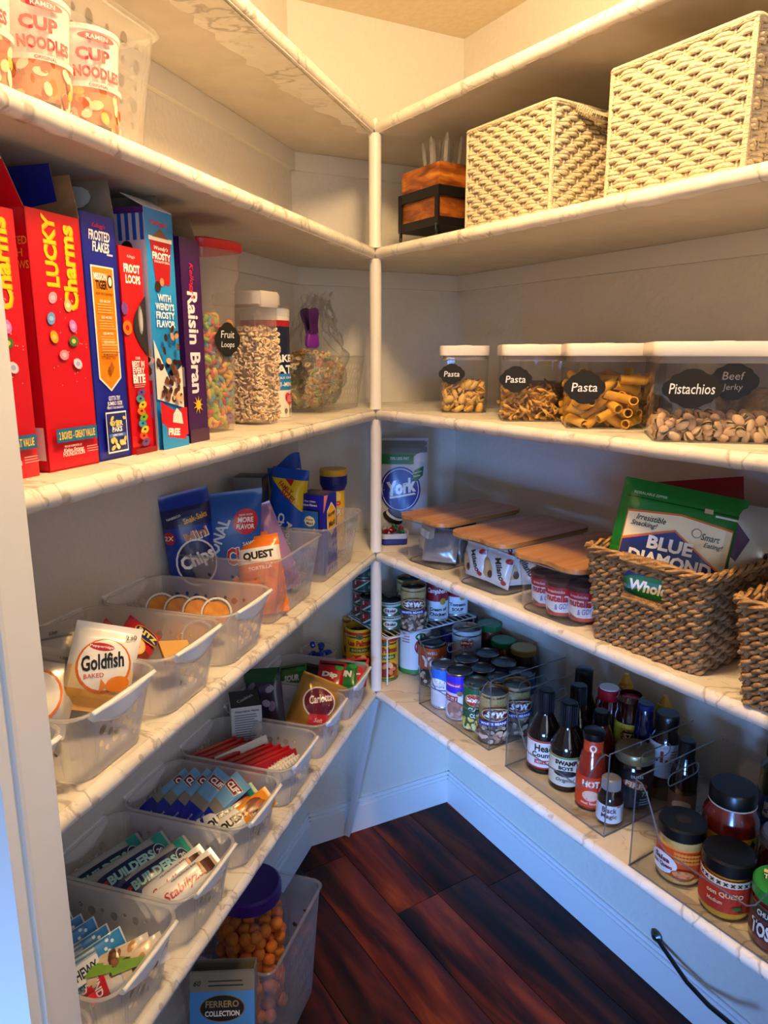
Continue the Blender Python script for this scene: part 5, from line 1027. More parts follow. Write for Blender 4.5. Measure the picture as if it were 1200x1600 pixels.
lidbin('bamboo-lidded clear bin in the middle, holding white cookie packets', .318, .008, 4, .150, .255, .094)
lidbin('bamboo-lidded clear bin beside the brown basket, holding red-topped pots', .500, .004, 2, .155, .255, .094)
for i, (u, w, z, rx, rz, c, lab) in enumerate(((.105, .060, .012, -8, -.3, '#c9c3b6', 'pale foil packet at the front of the post-side bin'), (.150, .085, .010, -14, .3, '#4a4a4c', 'dark grey foil packet leaning in the post-side bin'), (.125, .140, .010, -10, .0, '#2e2e30', 'black foil packet at the back of the post-side bin'), (.160, .055, .008, -25, .6, '#a8a8a8', 'silver foil packet in the corner of the post-side bin'))):
    d = D(); d.rect(-.03, .04, .03, .055, '#e8e4da') if i < 2 else d.ell(0, .04, .02, .012, '#7a7a7c', 14)
    pouch('foil_packet', lab, 'packet', RR(u, w, z, 3), (rad(rx), 0, YR+rz), .075, .072, .022, c, d, seed=200+i, wr=.2, mat=pl(c, .25, .5, .1))
def milano(s):
    d = D(); d.text('Milano', .014, .036, .013, '#2a1c18', w=.045, rot=-62, bold=.03, shear=.2); d.ell(-.018, .030, .014, .019, '#c89a5c', 16, 20); d.ell(-.014, .028, .012, .017, '#d8b078', 16, 20); d.ell(-.006, .020, .006, .008, '#5a3420', 12); d.ell(.03, .055, .008, .005, '#b81c28', 12); d.ell(.026, .012, .005, .005, '#b81c28', 12); return d
for i, (u, w, z, rx, ry, rz, lab) in enumerate(((.282, .052, .008, -6, -4, -.12, 'left upright'), (.335, .056, .006, -8, 6, .10, 'right upright'), (.330, .062, .058, -58, 12, .2, 'top lying'), (.372, .085, .010, -12, -6, .9, 'end-facing'), (.300, .110, .012, -6, 2, .0, 'rear'))):
    pouch('cookie_packet', f'white cookie packet with a brown cookie print, {lab} one in the middle bin', 'packet', RR(u, w, z, 3), (rad(rx), rad(ry), YR+rz), .068, .066, .026, '#e9e6e0', milano(i), seed=210+i, wr=.12, group='white cookie packets', crimp=.05)
for i, (u, w, lab) in enumerate(((.462, .062, 'left of three'), (.508, .050, 'middle of three'), (.548, .062, 'right of three'), (.490, .125, 'left at the back'), (.535, .130, 'right at the back'))):
    d = D(); d.rect(-.08, .0, .08, .010, '#c8503a'); d.rect(-.08, .006, .08, .036, '#ece8e2'); d.rect(-.08, .036, .08, .050, '#c41a24'); d.text('nutella', -.004, .031, .013, '#c41a24', w=.040, bold=.05); d.text('& GO!', .004, .017, .010, '#3a62b0', w=.024, rot=8, shear=.3); d.text('breadsticks', -.006, .043, .005, '#f2e8e8', w=.03); d.poly([(.018, .05), (.026, .05), (.026, .024), (.022, .019), (.018, .024)], '#f6f2ec'); d.poly([(-.026, .012), (-.008, .006), (-.02, .002)], '#8a5030')
    p = RR(u, w, .004, 3); vessel('spread_pot', f'red-topped dipping pot with white label, {lab} in the bamboo-lidded bin', 'pot', p, facecam(p, -.1), [(.022, 0), (.0225, .002), (.0265, .056), (.0268, .058)], pl('#5a2c1c', .3, 0, .4), lid=[(.0285, .058), (.029, .059), (.029, .061), (.026, .0625)], lidmat=clear('pot_lid', (.6, .45, .42), .1, 1.45, .45, (.45, .2, .18)), group='red-topped dipping pots')
    o = [q for q in bpy.data.objects if q.get('label', '') == f'red-topped dipping pot with white label, {lab} in the bamboo-lidded bin'][0]
    d.build(o, lambda x, y, h: ((.0228+y*.07+h)*sin(x/.0255), -(.0228+y*.07+h)*cos(x/.0255), y+.002), maxe=.006)
# mint bag and tray in the corner
d = D(); d.rect(-.06, .196, .06, .232, '#77807c'); d.rect(-.06, .176, .028, .200, '#1f7a46'); d.text('70% LESS FAT', -.006, .190, .007, '#e6f2e8', w=.046, bold=.02); d.ell(.052, .193, .022, .012, '#d9dbe2', 16); d.ell(-.004, .115, .049, .055, '#1a1f9a', 36); d.ell(-.004, .115, .045, .051, '#e6e8f0', 36); d.ell(-.004, .115, .043, .049, '#1a1f9a', 36)
d.text('York', .0, .122, .036, '#f2f2f6', w=.070, rot=12, bold=.05, shear=.25); d.poly([(-.03, .097), (.03, .108), (.034, .104), (-.028, .092)], '#f2f2f6'); d.poly([(.022, .140), (.030, .162), (.052, .172), (.050, .150), (.036, .136)], '#1a6a4c'); d.text('Peppermint', .037, .157, .005, '#e6f2e8', w=.022, rot=14); d.text('Patties', .036, .149, .005, '#e6f2e8', w=.016, rot=14); d.ell(.024, .052, .016, .014, '#2a2f8a', 20); d.text('York', .024, .052, .010, '#f2f2f6', w=.022, rot=12, bold=.03, shear=.2)
d.ell(-.022, .046, .026, .014, '#1e1512', 18, -28); d.ell(-.018, .051, .022, .009, '#e8e6e2', 18, -28); d.ell(-.014, .056, .022, .009, '#3a2a22', 18, -28)
p = (.044, 1.735, Z[3]); pouch('mint_bag', 'white upright bag of mints with a round dark blue emblem', 'bag', p, (rad(-3), 0, facecam(p, -.02)), .125, .238, .045, '#c9cbd2', d, crimp=.03, pw=5, seed=230, wr=.05)
t = thing('sweets_tray', 'low tray of foil sweets with a dark blue base behind the post', 'tray', (.022, 1.655, Z[3]), .1)
MB().loft([rrect(.062, .05, .012, .001), rrect(.064, .052, .012, .014), rrect(.066, .054, .012, .015)], pl('#1c2c82', .35)).build('tray_base', t); MB().loft([rrect(.065, .053, .012, .0155), rrect(.070, .058, .014, .028), rrect(.066, .054, .012, .028), rrect(.061, .049, .012, .018)], pl('#b8bcc4', .3)).build('tray_wall', t)
rs2 = random.Random(12)
for i in range(9):
    c = ['#a81c28', '#8a1420', '#1c7a40', '#c8c8cc', '#7a1018'][i % 5]; mb = MB(); mb.loft([rrect(.004, .004, .001, -.009), rrect(.012, .011, .004, -.004), rrect(.013, .012, .004, .003), rrect(.005, .005, .002, .009)], pl(c, .18, .6, .2)); o = mb.build('foil_sweet', None); o.location = (.022+.018*((i % 3)-1)+rs2.uniform(-.003, .003), 1.655+.014*((i//3)-1), Z[3]+.030+.004*(i % 2)); o.rotation_euler = (rs2.uniform(0, 3), rs2.uniform(0, 3), rs2.uniform(0, 6)); tag(o, {'#a81c28': 'red', '#8a1420': 'dark red', '#1c7a40': 'green', '#c8c8cc': 'silver', '#7a1018': 'maroon'}[c]+' foil-wrapped sweet in the low tray behind the post', 'sweet', 'foil-wrapped sweets in the tray')
# brown wicker baskets
WICK = two('seagrass', '#7d5732', '#c79c66', 70, 4, .3, .72, .6, stretch=(1, 1, 2.5), bump=.7, bdist=.004, distort=.4); STK = pl('#a8865e', .6)
def wicker(label, u, w0, L, dep, h):
    t = thing('wicker_basket', label, 'basket', RR(u, w0+dep/2, 0, 3), YR+rad(2), 'brown wicker baskets')
    woven(t, L, dep, h, 15, int(2*(L+dep)/.021), .0052, WICK, .0030, taper=.86, twist=True, stake_mat=STK, cr=.012, skip=lambda j: .036 if 9 <= j <= 12 else 0)
    for q in range(3):
        mb = MB(); pts = []
        base = rrect(L+.006, dep+.006, .016, 0, 9); n = len(base); M = 4; full = []
        for i in range(n):
            a, b = V(base[i]), V(base[(i+1) % n]); k = max(1, int((b-a).length/.006)); full += [a.lerp(b, j/k) for j in range(k)]
        for i, p in enumerate(full):
            an = i*.55+q*2.09; o = V((p.x, p.y, 0)).normalized(); pts.append(V((p.x, p.y, h))+o*.0045*cos(an)+V((0, 0, .0045*sin(an))))
        mb.tube(pts, .0032, WICK, 5, closed=True); mb.build('braided_rim', t)
    for zz, rr in ((h-.002, .0085), (h*.575, .0045)):
        mb = MB()
        for i in range(26):
            x = -.036+.072*i/25; sc = .86+.14*zz/h; mb.tube([(x+.001*j, (-dep/2*sc-.001)+rr*cos(2*pi*j/8), zz+rr*sin(2*pi*j/8)) for j in range(8)], .0018, WICK, 4, closed=True)
        mb.build('handle_wrap', t)
    return t
wicker('brown wicker basket holding snack bags on the right-hand shelf', .690, .012, .200, .225, .146)
wicker('brown wicker basket cut off by the right edge of the photo', .945, -.004, .200, .225, .138)
d = D(); W_, H_ = .178, .215; d.rect(-.089, .172, .089, .215, '#1c7a2e'); d.rect(-.089, 0, -.075, .215, '#1c7a2e'); d.rect(.075, 0, .089, .215, '#1c7a2e'); d.poly([(-.075, 0), (.075, 0), (.075, .166), (.0, .174), (-.075, .166)], '#d86a2a'); d.poly([(-.074, 0), (.074, 0), (.074, .163), (.0, .171), (-.074, .163)], '#efe4bc'); d.rect(-.08, .186, .08, .1875, '#0c3a18'); d.text('RESEALABLE ZIPPER', -.048, .194, .004, '#cfe6c8'); d.rect(.03, .183, .042, .190, '#d8b890'); d.rect(.046, .180, .084, .183, '#e8e8e0')
d.text('Irresistible', -.040, .158, .009, '#2a2a1c', w=.042, shear=.3); d.text('Snacking!', -.048, .147, .010, '#2a2a1c', w=.038, shear=.3); d.text('Smart', .046, .148, .010, '#2a2a1c', w=.026, shear=.2); d.text('Eating!', .052, .136, .009, '#2a2a1c', w=.026, shear=.2); d.ell(.026, .151, .007, .007, '#5a5a48', 12); d.ell(.026, .151, .006, .006, '#efe4bc', 12)
d.poly([(-.074, .124), (-.004, .149), (.074, .098), (.074, .05), (-.074, .05)], '#d86a2a'); d.poly([(-.074, .120), (-.004, .146), (.072, .096), (.072, .05), (-.074, .05)], '#1b2a72'); d.text('BLUE', -.006, .124, .020, '#f2f2f4', w=.064, bold=.04); d.text('DIAMOND', -.002, .100, .020, '#f2f2f4', w=.118, bold=.04); d.ell(-.02, .056, .048, .016, '#1c6a2e', 24); d.text('Whole', -.022, .056, .017, '#f4f4f0', w=.056, bold=.04)
def bag_at(c, H, R): return V(c)-(R @ V((0, 0, H/2)))
R_ = Matrix.Rotation(-.34, 4, 'Z') @ Matrix.Rotation(rad(9), 4, 'Y') @ Matrix.Rotation(rad(-14), 4, 'X')
pouch('almond_bag', 'large green and cream resealable bag with a navy diamond', 'bag', bag_at((.434, 1.058, Z[3]+.134), H_, R_), R_.to_euler(), W_, H_, .045, '#1c7a2e', d, crimp=.03, pw=4, seed=240, wr=.06)
d = D(); d.rect(-.07, .14, .07, .19, '#8e1822'); d.rect(-.07, 0, .07, .14, '#b8ab98')
R_ = Matrix.Rotation(-.2, 4, 'Z') @ Matrix.Rotation(rad(-6), 4, 'Y') @ Matrix.Rotation(rad(-4), 4, 'X')
pouch('snack_pouch', 'red-topped tan pouch standing behind the green bag', 'bag', bag_at((.500, 1.128, Z[3]+.146), .190, R_), R_.to_euler(), .150, .190, .035, '#8e1822', d, crimp=.03, pw=4, seed=243)
d = D(); d.poly([(-.062, .11), (-.045, .15), (-.022, .125), (-.035, .09)], '#3e1850'); d.text('GLUTEN', .018, .108, .009, '#2a1c2c', w=.03, bold=.03); d.text('FREE', .018, .096, .009, '#2a1c2c', w=.024, bold=.0); d.ell(.002, .102, .003, .009, '#3e2040', 10); d.ell(.036, .102, .003, .009, '#3e2040', 10); d.lines(.03, .058, .06, .04, 5, '#5a5a5a')
R_ = Matrix.Rotation(-.3, 4, 'Z') @ Matrix.Rotation(rad(8), 4, 'Y') @ Matrix.Rotation(rad(-10), 4, 'X')
pouch('snack_pouch', 'crumpled silver-grey pouch marked gluten free at the right edge', 'bag', bag_at((.552, 1.030, Z[3]+.128), .175, R_), R_.to_euler(), .125, .175, .05, '#b4b5a6', d, crimp=.03, pw=3, seed=246, wr=.25, mat=pl('#b9baac', .3, .3, .1))

# ============================================================ LOWEST RIGHT SHELF
# ---- wire rack in the corner
t = thing('wire_rack', 'white wire shelf rack in the corner behind the post', 'rack', RR(0, 0, 0, 4), YR); WM = pl('#dfe2e6', .35); zt = .122
x0, x1, y0, y1 = -.185, -.002, .034, .300
for i in range(17): y = y0+.006+(y1-y0-.012)*i/16; MB().tube([(x0, y, zt+.002), (x1, y, zt+.002)], .0013, WM, 5).build('wire', t)
MB().tube([(x0, y0, zt), (x1, y0, zt), (x1, y1, zt), (x0, y1, zt)], .0022, WM, 6, closed=True).build('frame', t)
for x in (x0+.012, x1-.006):
    for y in (y0+.002, y1-.002): MB().tube([(x, y, zt), (x, y, .003)], .002, WM, 6).build('leg', t)
def bean_label(seed=1, dim=1):
    d = D(); d.rect(-.095, .0, .095, .105, '#b08a52'); d.rect(-.095, .078, .095, .105, '#c9a468'); d.rect(-.095, 0, .095, .046, '#6a5040'); beans(d, -.06, .006, .06, .046, 80, ['#c9a98c', '#b08c70', '#d8bda0', '#8a6a54'], .0052, seed); d.poly([(-.024, .052), (.026, .055), (.026, .045), (-.024, .042)], '#3a2a86'); d.rect(-.095, .044, -.024, .052, '#8a6a3a'); d.ell(.004, .068, .023, .014, '#e0c89a', 22); d.ell(.004, .068, .0215, .0125, '#5a1626', 22); d.text('S&W', .004, .068, .013, '#ffffff', w=.030, bold=.05, shear=.2); d.text('WHITE BEANS', .001, .0485, .0055, '#ffffff', w=.042, rot=3, bold=.03); d.text('PREMIUM', .004, .084, .003, '#5a1626'); return d
zr = .1255
p = RR(-.030, .125, zr, 4); can('bean_can', 'tan bean can with a maroon oval at the front of the wire rack', p, facecam(p, -.1), .030, .100, '#b08a52', bean_label(2), group='tan bean cans', lidcol='#50565c')
p = RR(-.085, .150, zr, 4); can('bean_can', 'tan bean can half hidden behind another on the wire rack', p, facecam(p, -.1), .030, .100, '#b08a52', bean_label(3), group='tan bean cans', lidcol='#50565c')
def soup_label(txt):
    d = D(); d.rect(-.095, .050, .095, .098, '#9a1420'); d.rect(-.095, 0, .095, .050, '#dfe3ea'); d.text("Campbell's", -.002, .076, .017, '#f4f0f0', w=.058, shear=.35, bold=.02); d.ell(.012, .050, .008, .009, '#b8963a', 16)
    for i, s in enumerate(txt): d.text(s, 0, .030-.013*i, .009, '#1c1c22', w=.044 if len(s) > 5 else .03, bold=.04)
    d.lines(-.02, .02, .012, .004, 2, '#8a8a90'); return d
for (u, w), txt, lab in (((-.048, .212), ('Cream of', 'Chicken'), 'red and white soup can between the bean can and the tomato soup'), ((-.105, .262), ('4 x', 'Soup'), 'red and white soup can at the back of the wire rack'), ((-.048, .275), ('Tomato', 'SOUP'), 'red and white tomato soup can at the right of the wire rack')):
    p = RR(u, w, zr, 4); can('soup_can', lab, p, facecam(p, .1), .028, .090, '#dfe3ea', soup_label(txt), group='red and white soup cans', lidcol='#3c4248')
def small_label():
    d = D(); d.rect(-.09, 0, .09, .034, '#1d4a34'); d.poly([(-.03, .004), (-.03, .030), (.012, .030)], '#a81c2c'); d.poly([(-.026, .004), (.014, .029), (.02, .029), (-.018, .004)], '#cfd3d0'); d.ell(.02, .012, .008, .006, '#6a8a70', 12); d.text('5', -.020, .022, .009, '#f0dede', bold=.04); return d
rr = ('bottom', 'second', 'third', 'top')
for j in range(4):
    p = RR(-.165, .070, zr+.0375*j*.92, 4); can('small_can', f'small green can with a red corner, {rr[j]} of the taller corner stack', p, facecam(p, -.15), .031, .033, '#1d4a34', small_label(), group='small green cans', lidcol='#2c3236')
for j in range(2):
    p = RR(-.110, .058, zr+.0345*j, 4); can('small_can', f'small green can with a red corner, {("lower", "upper")[j]} of the short stack left of the post', p, facecam(p, -.1), .030, .033, '#1d4a34', small_label(), group='small green cans', lidcol='#2c3236')
for j in range(2):
    d = D(); d.rect(-.09, 0, .09, .034, '#2f6a4a'); d.rect(-.09, .024, .09, .034, '#cfe0d4'); d.ell(0, .014, .018, .009, '#e8ece6', 16); d.text('Sweet', 0, .014, .008, '#8a2a20', w=.026, shear=.3, bold=.03)
    p = RR(-.062, .080, zr+.0345*j, 4); can('small_can', f'pale-topped green can, {("lower", "upper")[j]} of two right of the post', p, facecam(p, 0), .0285, .033, '#2f6a4a', d, group='pale-topped green cans', lidcol='#2c3236')
# tall cans under and beside the rack
def palmas():
    d = D(); d.rect(-.11, 0, .11, .115, '#e0b41c'); d.rect(-.11, .100, .11, .108, '#b8321e'); d.rect(-.11, 0, .11, .008, '#2a6a34'); d.text('Las Palmas', 0, .080, .015, '#a8281c', w=.062, bold=.05); d.ell(0, .096, .010, .006, '#2a6a34', 10); d.rect(-.026, .056, .026, .068, '#2a6a34'); d.text('ENCHILADA', 0, .062, .006, '#f0e8c0', w=.04); d.ell(0, .030, .032, .020, '#8a2a18', 20); beans(d, -.028, .014, .028, .044, 12, ['#d88a5a', '#c04a28', '#e8c8a0'], .008, 3); return d
for (u, w), lab, h in (((-.205, .062), 'yellow chile sauce can at the back left under the wire rack', .110), ((-.128, .030), 'yellow chile sauce can half hidden by the post', .098), ((-.058, .062), 'yellow chile sauce can just right of the post', .098)):
    p = RR(u, w, .0005, 4); can('sauce_can', lab, p, facecam(p, .05), .033, h, '#e0b41c', palmas(), group='yellow chile sauce cans', lidcol='#3c4248')
d = D(); d.rect(-.13, 0, .13, .113, '#e6e8ea'); d.rect(-.13, .0, .13, .012, '#3a9a3c'); d.ell(.016, .072, .020, .022, '#a8241e', 18); d.ell(.012, .098, .014, .010, '#2c6a3a', 14); d.ell(.034, .044, .014, .013, '#a88a70', 14)
for i in range(4): d.rect(-.036, .106-.007*i, -.016, .1035-.007*i, '#c86a60')
p = RR(-.058, .150, .0005, 4); can('large_can', 'large white can with a green base and vegetable print under the rack', p, facecam(p, .1), .042, .115, '#e6e8ea', d, lidcol='#3c4248')
d = D(); d.rect(-.095, .0, .095, .045, '#1c1a16'); beans(d, -.05, .004, .05, .044, 30, ['#e0d8c0', '#8a5a3a', '#b89060', '#3a2a20', '#c8b880'], .006, 8); d.rect(-.095, .045, .095, .098, '#c8561e'); d.text('WELL', .002, .086, .007, '#f6e8da', w=.024); d.text('Yes!', .002, .064, .027, '#f6f0e8', w=.052, bold=.06)
p = RR(.030, .140, .0005, 4); can('soup_can', 'orange soup can beside the left end of the first acrylic bin', p, facecam(p, -.05), .031, .104, '#c8561e', d, lidcol='#50565c')
# ---- acrylic bins
acrylic_bin('clear acrylic bin of cans nearest the post', RR(.224, .048+.105, 0, 4), YR, .238, .21, .150)
acrylic_bin('clear acrylic bin of sauce bottles in the middle', RR(.528, .034+.105, 0, 4), YR-.03, .246, .21, .150)
acrylic_bin('clear acrylic bin of salsa jars at the lower right', RR(.836, .010+.11, 0, 4), YR, .246, .22, .152)
zb = .003
def put(u, w): return RR(u, w, zb, 4)
d = D(); d.rect(-.09, .046, .09, .096, '#2a6fd0'); d.rect(-.09, .0, .09, .046, '#d8d6de'); d.ell(-.012, .052, .026, .018, '#e8eaf2', 20); d.text('albacore', -.012, .052, .007, '#3a4a8a', w=.034); d.rect(-.09, .042, .09, .045, '#1a4aa0')
p = put(.137, .092); can('meat_can', 'blue and white can at the post end of the first bin', p, facecam(p, -.1), .0285, .096, '#d8d6de', d)
d = D(); d.rect(-.09, .060, .09, .100, '#3a24c0'); d.rect(-.09, 0, .09, .060, '#e6e2ea'); d.rect(-.03, .074, .006, .082, '#d82838'); d.text('Underwood', -.012, .078, .004, '#ffffff', w=.03); d.rect(-.034, .040, .0, .054, '#b02030'); d.text('CHILI', -.016, .047, .008, '#ffffff'); d.ell(-.004, .022, .022, .020, '#b07a6a', 18); beans(d, -.02, .01, .014, .034, 12, ['#c8988a', '#a06a58', '#d8b0a0'], .006, 2); d.ell(.004, .062, .006, .006, '#8a6a50', 12)
p = put(.195, .090); can('chili_can', 'purple and white can second in the first bin', p, facecam(p, -.1), .029, .104, '#e6e2ea', d, lidcol='#5c6064')
d = D(); d.rect(-.09, 0, .09, .100, '#1f5a34'); d.ell(-.004, .068, .022, .014, '#f0d070', 22); d.ell(-.004, .068, .0205, .0125, '#c41c26', 22); d.text('Del Monte', -.004, .068, .008, '#ffffff', w=.034, bold=.04); d.text('CUT', -.006, .048, .008, '#f0f2e8', bold=.03); d.text('CORN', .002, .034, .010, '#f0f2e8', w=.03, bold=.04); beans(d, -.03, .004, .03, .026, 40, ['#f0d870', '#e8c850', '#f6e8a0'], .005, 4)
p = put(.2525, .090); can('corn_can', 'green corn can with a red oval in the first bin', p, facecam(p, .0), .0285, .098, '#1f5a34', d, pull=True)
p = put(.310, .086); can('bean_can', 'tan bean can at the front right corner of the first bin', p, facecam(p, .02), .0290, .102, '#b08a52', bean_label(5), group='tan bean cans')
p = put(.311, .148); can('bean_can', 'tan bean can behind the front corner one in the first bin', p, facecam(p, .1), .0285, .100, '#b08a52', bean_label(6), group='tan bean cans', lidcol='#7a7c7e')
for (u, w), c, lab, pull in (((.138, .155), '#c9ccd2', 'plain-lidded can behind the blue one', False), ((.196, .152), '#2c22a0', 'blue-banded can behind the purple one', False), ((.254, .150), '#1a2a20', 'dark can behind the corn can', True), ((.140, .215), '#24324a', 'navy can in the third row, post end', False), ((.200, .213), '#1d3a6a', 'navy can in the third row, middle', False), ((.262, .210), '#22509a', 'mid-blue pull-ring can in the third row', True)):
    d = D(); d.rect(-.08, .03, .08, .05, '#d8d8dc'); p = put(u, w); can('food_can', lab+' of the first bin', p, facecam(p, 0), .028, .095, c, d, pull=pull, group='cans in the first acrylic bin', lidcol='#5a5e62')
d = D(); d.rect(-.11, 0, .11, .125, '#b9bdc2'); d.ell(0, .096, .016, .014, '#a01c28', 20); d.text("Libby's", 0, .097, .007, '#ffffff', w=.024, bold=.03); d.text('SALSA', 0, .062, .011, '#33363a', w=.036, bold=.05); d.text('THE ORIGINAL', 0, .075, .004, '#55585c', w=.034)
p = RR(.046, .232, .0005, 4); can('salsa_can', 'tall silver salsa can with a red shield behind the first bin', p, facecam(p, 0), .036, .116, '#b9bdc2', d)
d = D(); d.rect(-.09, .05, .09, .1, '#2a2f9a'); d.text('NEW', 0, .07, .01, '#ffffff')
p = RR(-.015, .235, .0005, 4); can('food_can', 'tall deep blue can left of the silver salsa can', p, facecam(p, 0), .03, .108, '#2a2f9a', d)
SALSA = lambda: two('salsa_red', '#5e140c', '#8e2a18', 60, 4, .35, .65, .25, coat=.8)
def small_jar(label, u, w, h, lidc, body, txt=None):
    d = D(); d.rect(-.06, .0, .06, .03, '#2a1c14')
    if txt: d.text(txt, 0, .020, .010, '#d8a040', w=.05, bold=.04)
    p = RR(u, w, .0005, 4); return vessel('sauce_jar', label, 'jar', p, facecam(p), [(.030, 0), (.033, .004), (.033, h-.030), (.027, h-.018), (.026, h-.010)], body, lid=[(.0295, h-.014), (.030, h-.012), (.030, h-.002), (.028, h)], lidmat=lidc, lab=(.0334, .03, h-.034), labmat=pl('#3a2418', .4), deco=d, ribs=40)
small_jar('red sauce jar with a green lid close behind the first bin', .1035, .300, .098, pl('#1f7a44', .3), SALSA())
small_jar('red sauce jar with a green lid against the right wall', .030, .318, .112, pl('#1f7a44', .3), SALSA())
small_jar('dark sauce jar with a gold lid behind the first bin', .175, .298, .104, pl('#b98d3a', .3, .3), pl('#2a0e08', .2, 0, .8))
small_jar('tall dark jar with a black lid and gold lettering at the back', -.040, .300, .118, pl('#3c454c', .35), pl('#1a100a', .2, 0, .8), 'Rosarita')
# ---- bottles of the middle bin
DARK = pl('#140806', .12, 0, 1.); BCAP = pl('#0c0c0e', .3)
def bottle(label, u, w, r, h, capc, body, lab=None, deco=None, neck=.36, caph=.022, lm=None, sh=.58, group=None, capr=None, name='sauce_bottle', yo=0., ribs=0):
    p = put(u, w); nr = r*neck; cr = capr or nr*1.25
    return vessel(name, label, 'bottle', p, facecam(p, yo), [(r*.9, 0), (r, .004), (r, h*sh), (r*.9, h*(sh+.06)), (nr*1.25, h*(sh+.2)), (nr, h*(sh+.26)), (nr, h-caph*.5)], body, lid=[(cr*.97, h-caph), (cr, h-caph+.002), (cr*.97, h-.002), (cr*.8, h)], lidmat=capc, lidname='cap', lab=lab and (r+.0002, lab[0], lab[1]), labmat=lm, deco=deco, group=group, ribs=ribs)
d = D(); d.rect(-.1, 0, .1, .003, '#b8202c'); d.rect(-.1, .053, .1, .056, '#b8202c'); d.text('Head', .0, .042, .014, '#141414', w=.034, bold=.03); d.text('Country', .002, .027, .013, '#141414', w=.048, bold=.03); d.rect(-.016, .010, .022, .018, '#b8202c'); d.text('HOT & SPICY', .003, .014, .005, '#ffffff', w=.032); d.rect(.028, .04, .04, .056, '#222222')
bottle('brown barbecue bottle with a white label, nearest the post in the middle bin', .442, .098, .031, .158, BCAP, DARK, (.010, .066), d, .42, .045, pl('#e6e3dc', .4), .47, ribs=24)
d = D(); d.text('SWAMP', .0, .046, .009, '#1c1c1c', w=.04, bold=.05); d.text('BOYS', .0, .036, .007, '#1c1c1c', w=.026, bold=.04); d.ell(0, .025, .022, .006, '#23231f', 14); d.text('Original', .0, .012, .009, '#1c1c1c', w=.034, shear=.3); d.rect(-.1, .054, .1, .057, '#5a8a4a')
bottle('dark sauce bottle with a cream label and black screw cap', .506, .090, .030, .162, BCAP, DARK, (.010, .067), d, .42, .045, pl('#d9d2bc', .5), .47, ribs=24)
d = D(); d.rect(-.08, 0, .08, .055, '#d8431c'); d.text('HOT', .0, .044, .013, '#f6e6d8', w=.03, bold=.05); d.ell(0, .022, .014, .010, '#e8c0a8', 16); d.text('Hot Sauce', 0, .008, .005, '#f6e6d8', w=.03)
o = bottle('slim orange hot sauce bottle with a black cap', .572, .082, .0255, .140, BCAP, pl('#8a2414', .15, 0, 1.), (.006, .062), d, .62, .014, pl('#d8431c', .4), .50)
MB().lathe([(.0165, .098), (.0168, .099), (.0168, .128), (.0165, .129)], pl('#d8431c', .4), 24, cap0=False, cap1=False).build('neck_wrap', o); D().ell(0, .012, .006, .007, '#f2e4dc', 14).build(o, cy_map(.0170, .100), name='neck_badge')
d = D(); d.text('Black', .0, .024, .010, '#2a2a34', w=.024, bold=.02); d.text('Magic', .0, .012, .010, '#2a2a34', w=.026, bold=.02); d.lines(.020, .034, .028, .004, 7, '#8a8a90'); d.rect(.012, .03, .018, .034, '#c85a6a')
o = bottle('little dark extract bottle with a pale ribbed cap', .622, .072, .0215, .080, clear('pale_cap', (.75, .72, .7), .3, 1.45, .6, (.78, .74, .70)), DARK, (.006, .038), d, .58, .022, pl('#dcdde2', .45), .56, capr=.0155, ribs=30)
d = D(); d.rect(-.1, 0, .1, .066, '#101012'); d.text('DUKES', .004, .058, .005, '#d8d8d8'); d.ell(.002, .042, .022, .007, '#c84a1c', 14, -12); d.text('FIRE', .0, .042, .010, '#f0c8a0', w=.03, rot=-12, bold=.04); d.text('7.5', .02, .026, .008, '#d8d8d8'); d.ell(-.022, .022, .010, .016, '#3a3a3c', 14); d.lines(.01, .032, .018, .004, 3, '#a8a8a8')
p = put(.606, .150); vessel('rub_jar', 'black-labelled jar with a brass lid in the middle bin', 'jar', p, facecam(p, .1), [(.031, 0), (.033, .004), (.033, .078), (.029, .084)], DARK, lid=[(.0325, .083), (.0335, .085), (.0335, .098), (.032, .101)], lidmat=pl('#a8946a', .3, .6), lab=(.0333, .006, .072), labmat=pl('#101012', .3), deco=d)
bottle('tall black bottle at the back of the middle bin', .437, .205, .028, .172, BCAP, DARK, None, None, .5, .05, None, .5, ribs=0)
bottle('dark bottle with a ribbed black cap behind the cream-labelled one', .474, .150, .027, .166, BCAP, DARK, None, None, .45, .04, None, .5, ribs=24)
d = D(); d.rect(-.08, .02, .08, .04, '#5a8a30'); bottle('dark red bottle with a bright red cap and white disc', .494, .211, .027, .152, pl('#a01420', .3), pl('#3a0a0a', .12, 0, 1.), (.02, .07), d, .72, .032, pl('#1e2a18', .4), .62, capr=.021)
o = [q for q in bpy.data.objects if q.get('label', '').startswith('dark red bottle with a bright red')][0]; MB().lathe([(.018, .152), (.018, .1532), (.016, .1536)], pl('#e2dfe0', .35), 24).build('cap_disc', o)
bottle('dark bottle with an orange-red label band in the middle bin', .526, .154, .024, .135, BCAP, pl('#5a120a', .15, 0, 1.), (.03, .08), D().rect(-.07, 0, .07, .02, '#b8301c'), .5, .03, pl('#8a1c10', .4), .62)
d = D(); d.rect(-.08, 0, .08, .05, '#b89a2a'); d.ell(0, .03, .013, .013, '#1c1a16', 18); d.text('57', 0, .03, .012, '#e8d8a0', bold=.05); bottle('brown steak sauce bottle with a red cap and mustard label', .5415, .213, .025, .152, pl('#b8141f', .3), pl('#2c0c08', .12, 0, 1.), (.055, .108), d, .8, .018, pl('#b89a2a', .4), .78, capr=.019)
